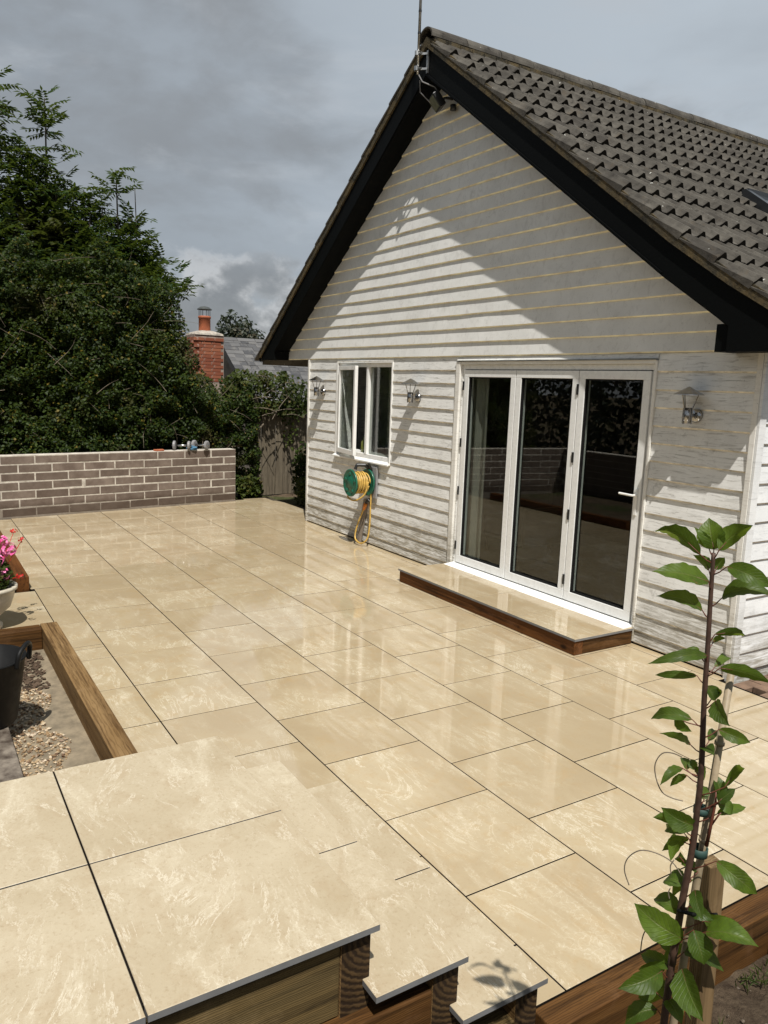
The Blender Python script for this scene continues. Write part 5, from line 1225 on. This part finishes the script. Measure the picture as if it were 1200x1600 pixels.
def leaf(z, bx, by, tx_, ty_, wpx, off):
    f = z6 if z == '6' else z5; sc = 3.808 if z == '6' else 3.2
    pb = sp_(*f(bx, by), off*0.4); to = off+random.uniform(-.045, .045); pt_ = sp_(*f(tx_, ty_), to)
    Lv = pt_-pb; Ln = Lv.length; t = Lv.normalized(); view = (CAM-pb).normalized()
    side = t.cross(view).normalized(); nrm = side.cross(t).normalized()
    if nrm.dot(view) < 0: nrm = -nrm
    roll = random.uniform(-.7, .7); upb = Vector((0, 0, 1)); side = (side*math.cos(roll)+nrm*math.sin(roll)).normalized(); nrm = t.cross(side).normalized()
    if nrm.z < 0: nrm = -nrm
    dist = (pb-CAM).dot(_f); W_ = wpx/sc/F_PX*dist*1.08/max(0.75, math.cos(roll)); nL = 16; nW = 6; V = []
    rf_ = random.uniform(17, 30)
    curl = random.uniform(0.08, 0.30); cup = random.uniform(0.15, 0.6)
    for i in range(nL+1):
        u = i/nL; wd_ = W_*0.5*(math.sin(math.pi*min(1, u**0.82))**0.72)*(1-0.12*u)+0.0004
        if u > 0.80: wd_ *= ((1-u)/0.20)**0.55*0.95+0.05
        c_ = pb+t*Ln*u+nrm*Ln*(curl*math.sin(math.pi*u)*0.9-curl*0.25*u)
        for j in range(-nW//2, nW//2+1):
            v_ = j/(nW/2); rip = 0.014*Ln*math.sin(u*rf_+j*.7)*abs(v_)**2; wd_ *= 1+0.025*math.sin(u*70+j)*(abs(v_) > .9)
            V.append(c_+side*wd_*v_+nrm*(wd_*cup*abs(v_)+rip))
    n_ = nW+1; Fs = [(i*n_+j, i*n_+j+1, (i+1)*n_+j+1, (i+1)*n_+j) for i in range(nL) for j in range(nW)]
    mb = MB().add(V, Fs)
    px, py = f(bx, by); sx = stem_at(min(py+14, 1595)); a = sp_(sx, min(py+14, 1595)) if abs(sx-px) < 75 else pb
    lme = mb.mesh('leaf', CHERRY, True); uvl = lme.uv_layers.new(name='UVMap')
    for lp_ in lme.loops: uvl.data[lp_.index].uv = ((lp_.vertex_index//n_)/nL, (lp_.vertex_index % n_)/nW)
    link('leaf', lme, sap, fix=False)
    if (a-pb).length > 0.004: link('leaf_stalk', MB().tube([a, a.lerp(pb, .5)-Vector((0, 0, .002)), pb, pb+t*Ln*.25+nrm*Ln*curl*.55], [.0013, .0011, .0009, .0005], 5).mesh('leaf_stalk', REDST, True), sap)
random.seed(11)
for l_ in LEAVES: leaf(*l_)
pet = MB(); pet.tube([sp_(*z5(812, 710)), sp_(*z5(835, 600)), sp_(*z5(858, 490)), sp_(*z5(860, 440))], [.0035, .003, .0022, .001], 6)
pet.tube([sp_(*z5(835, 610)), sp_(*z5(870, 560)), sp_(*z5(885, 545))], [.0018, .0015, .001], 5)
link('side_shoot', pet.mesh('side_shoot', REDST, True), sap)
for pts in ([(690, 265), (640, 245), (590, 248), (556, 300), (560, 370), (590, 440), (640, 470), (695, 485)], [(690, 860), (640, 790), (560, 745), (480, 732), (420, 770), (402, 830), (425, 905)], [(635, 850), (632, 810), (650, 780)], [(560, 1120), (515, 1125), (492, 1170), (482, 1245)], [(628, 975), (622, 945), (632, 920)]):
    link('tendril', MB().tube(spl([sp_(*z5(a, b_), -.01) for a, b_ in pts], 4), 0.0011, 5).mesh('tendril', TWIG, True), sap)
cn = thing('bamboo_cane', 'thin bamboo cane tied beside the sapling stem', 'cane', (0.32, -3.76, sg))
c_top, c_bot = sp_(*z6(732, 1040), .02), sp_(*z5(648, 1590), .02)
c_low = c_bot+(c_bot-c_top).normalized()*0.75; c_low.z = max(c_low.z, sg-0.03)
link('cane', MB().tube([c_top, c_top.lerp(c_bot, .5), c_bot, c_low], [.0062, .007, .0075, .008], 10).mesh('cane', CANE, True), cn)
for t in (0.18, .45, .66, .87): 
    q_ = c_top.lerp(c_bot, t); link('node', MB().tube([q_, q_+(c_bot-c_top).normalized()*.006], .0088, 10).mesh('node', CANE, True), cn)
sk = thing('timber_stake', 'square pale timber stake beside the sapling', 'stake', (0.28, -3.73, sg))
k_top = sp_(*z5(840, 785), .06); k_bot = sp_(*z5(800, 1240), .06); kd = (k_top-k_bot).normalized(); kb = k_bot-kd*0.9
link('post', MB().bar(kb, k_top, 0.034, 0.034, hv.cross(Vector((0, 0, 1)))+hv*0.8).mesh('post', STAKEW), sk, 0.002)
def tie(p, r1, nm, mat, par, w=.005, lab=None):
    mb = MB()
    pr = [(r1, -w*1.6), (r1+.0015, -w*1.5), (r1+.0015, w*1.5), (r1, w*1.6), (r1-.001, 0)]
    mb.lathe(pr+[pr[0]], tuple(p), 18); return link(nm, mb.mesh(nm, mat, True), par)
tag(tie(sp_(*z5(785, 530), .01), .0115, 'plant_tie', TIEM, None, .0042), 'upper green plant tie holding the sapling to the bamboo cane', 'tie')
tag(tie(sp_(*z5(775, 735), .01), .0135, 'plant_tie', TIEM, None, .005), 'lower green plant tie just above the top of the timber stake', 'tie')
tr_ = [sp_(*z5(a, b_), o2) for a, b_, o2 in ((675, 1035, -.01), (740, 1050, -.015), (800, 1062, .03), (860, 1050, .05), (830, 1035, .09), (740, 1028, .06), (680, 1025, .02), (675, 1035, -.01))]
tag(link('strap_tie', MB().tube(spl(tr_, 4), .0035, 6).mesh('strap_tie', RUBBER, True)), 'black rubber strap tie looped round the sapling and the timber stake', 'tie')

# small weed at the foot of the steps
wd2 = thing('weed', 'small green weed growing beside the front of the lowest step', 'weed', (-0.33, -3.36, -0.4))
p = []; 
for i in range(60):
    a = random.uniform(0, 6.28); rr = random.uniform(0, .09); p.append((-0.33+rr*math.cos(a), -3.36+rr*math.sin(a), -0.4+random.uniform(0.1, .42)))
p = np.array(p); leaf_cloud(p, rng.normal(size=p.shape)*.4+np.array([0, 0, 1]), rng.uniform(.02, .05, len(p)), .014, GRASSM, 'leaves', wd2)
link('stem', MB().tube([(-.33, -3.36, -.42), (-.335, -3.35, -.1), (-.33, -3.37, .05)], .003, 5).mesh('stem', GRASSM), wd2)

# dark hedge on the far side of the garden (what the glass doors reflect)
pp = []
y_ = rng.uniform(-9.6, -8.2, 22000); x_ = rng.uniform(-18, 1, 22000); z_ = rng.uniform(-0.2, 4.2, 22000)
pp = np.stack([x_, y_+0.3*np.sin(x_*2.1), z_], axis=1)
hg = leaf_cloud(pp, rng.normal(size=pp.shape)+np.array([0, 1, .5]), np.full(len(pp), .16), np.full(len(pp), .12), CONIF, 'boundary_hedge', None)
tag(hg, 'dark boundary hedge along the side of the garden, mirrored in the glass doors', 'hedge')
S.cycles.use_denoising = True
print('leaflets', tot, 'objects', len(bpy.data.objects))
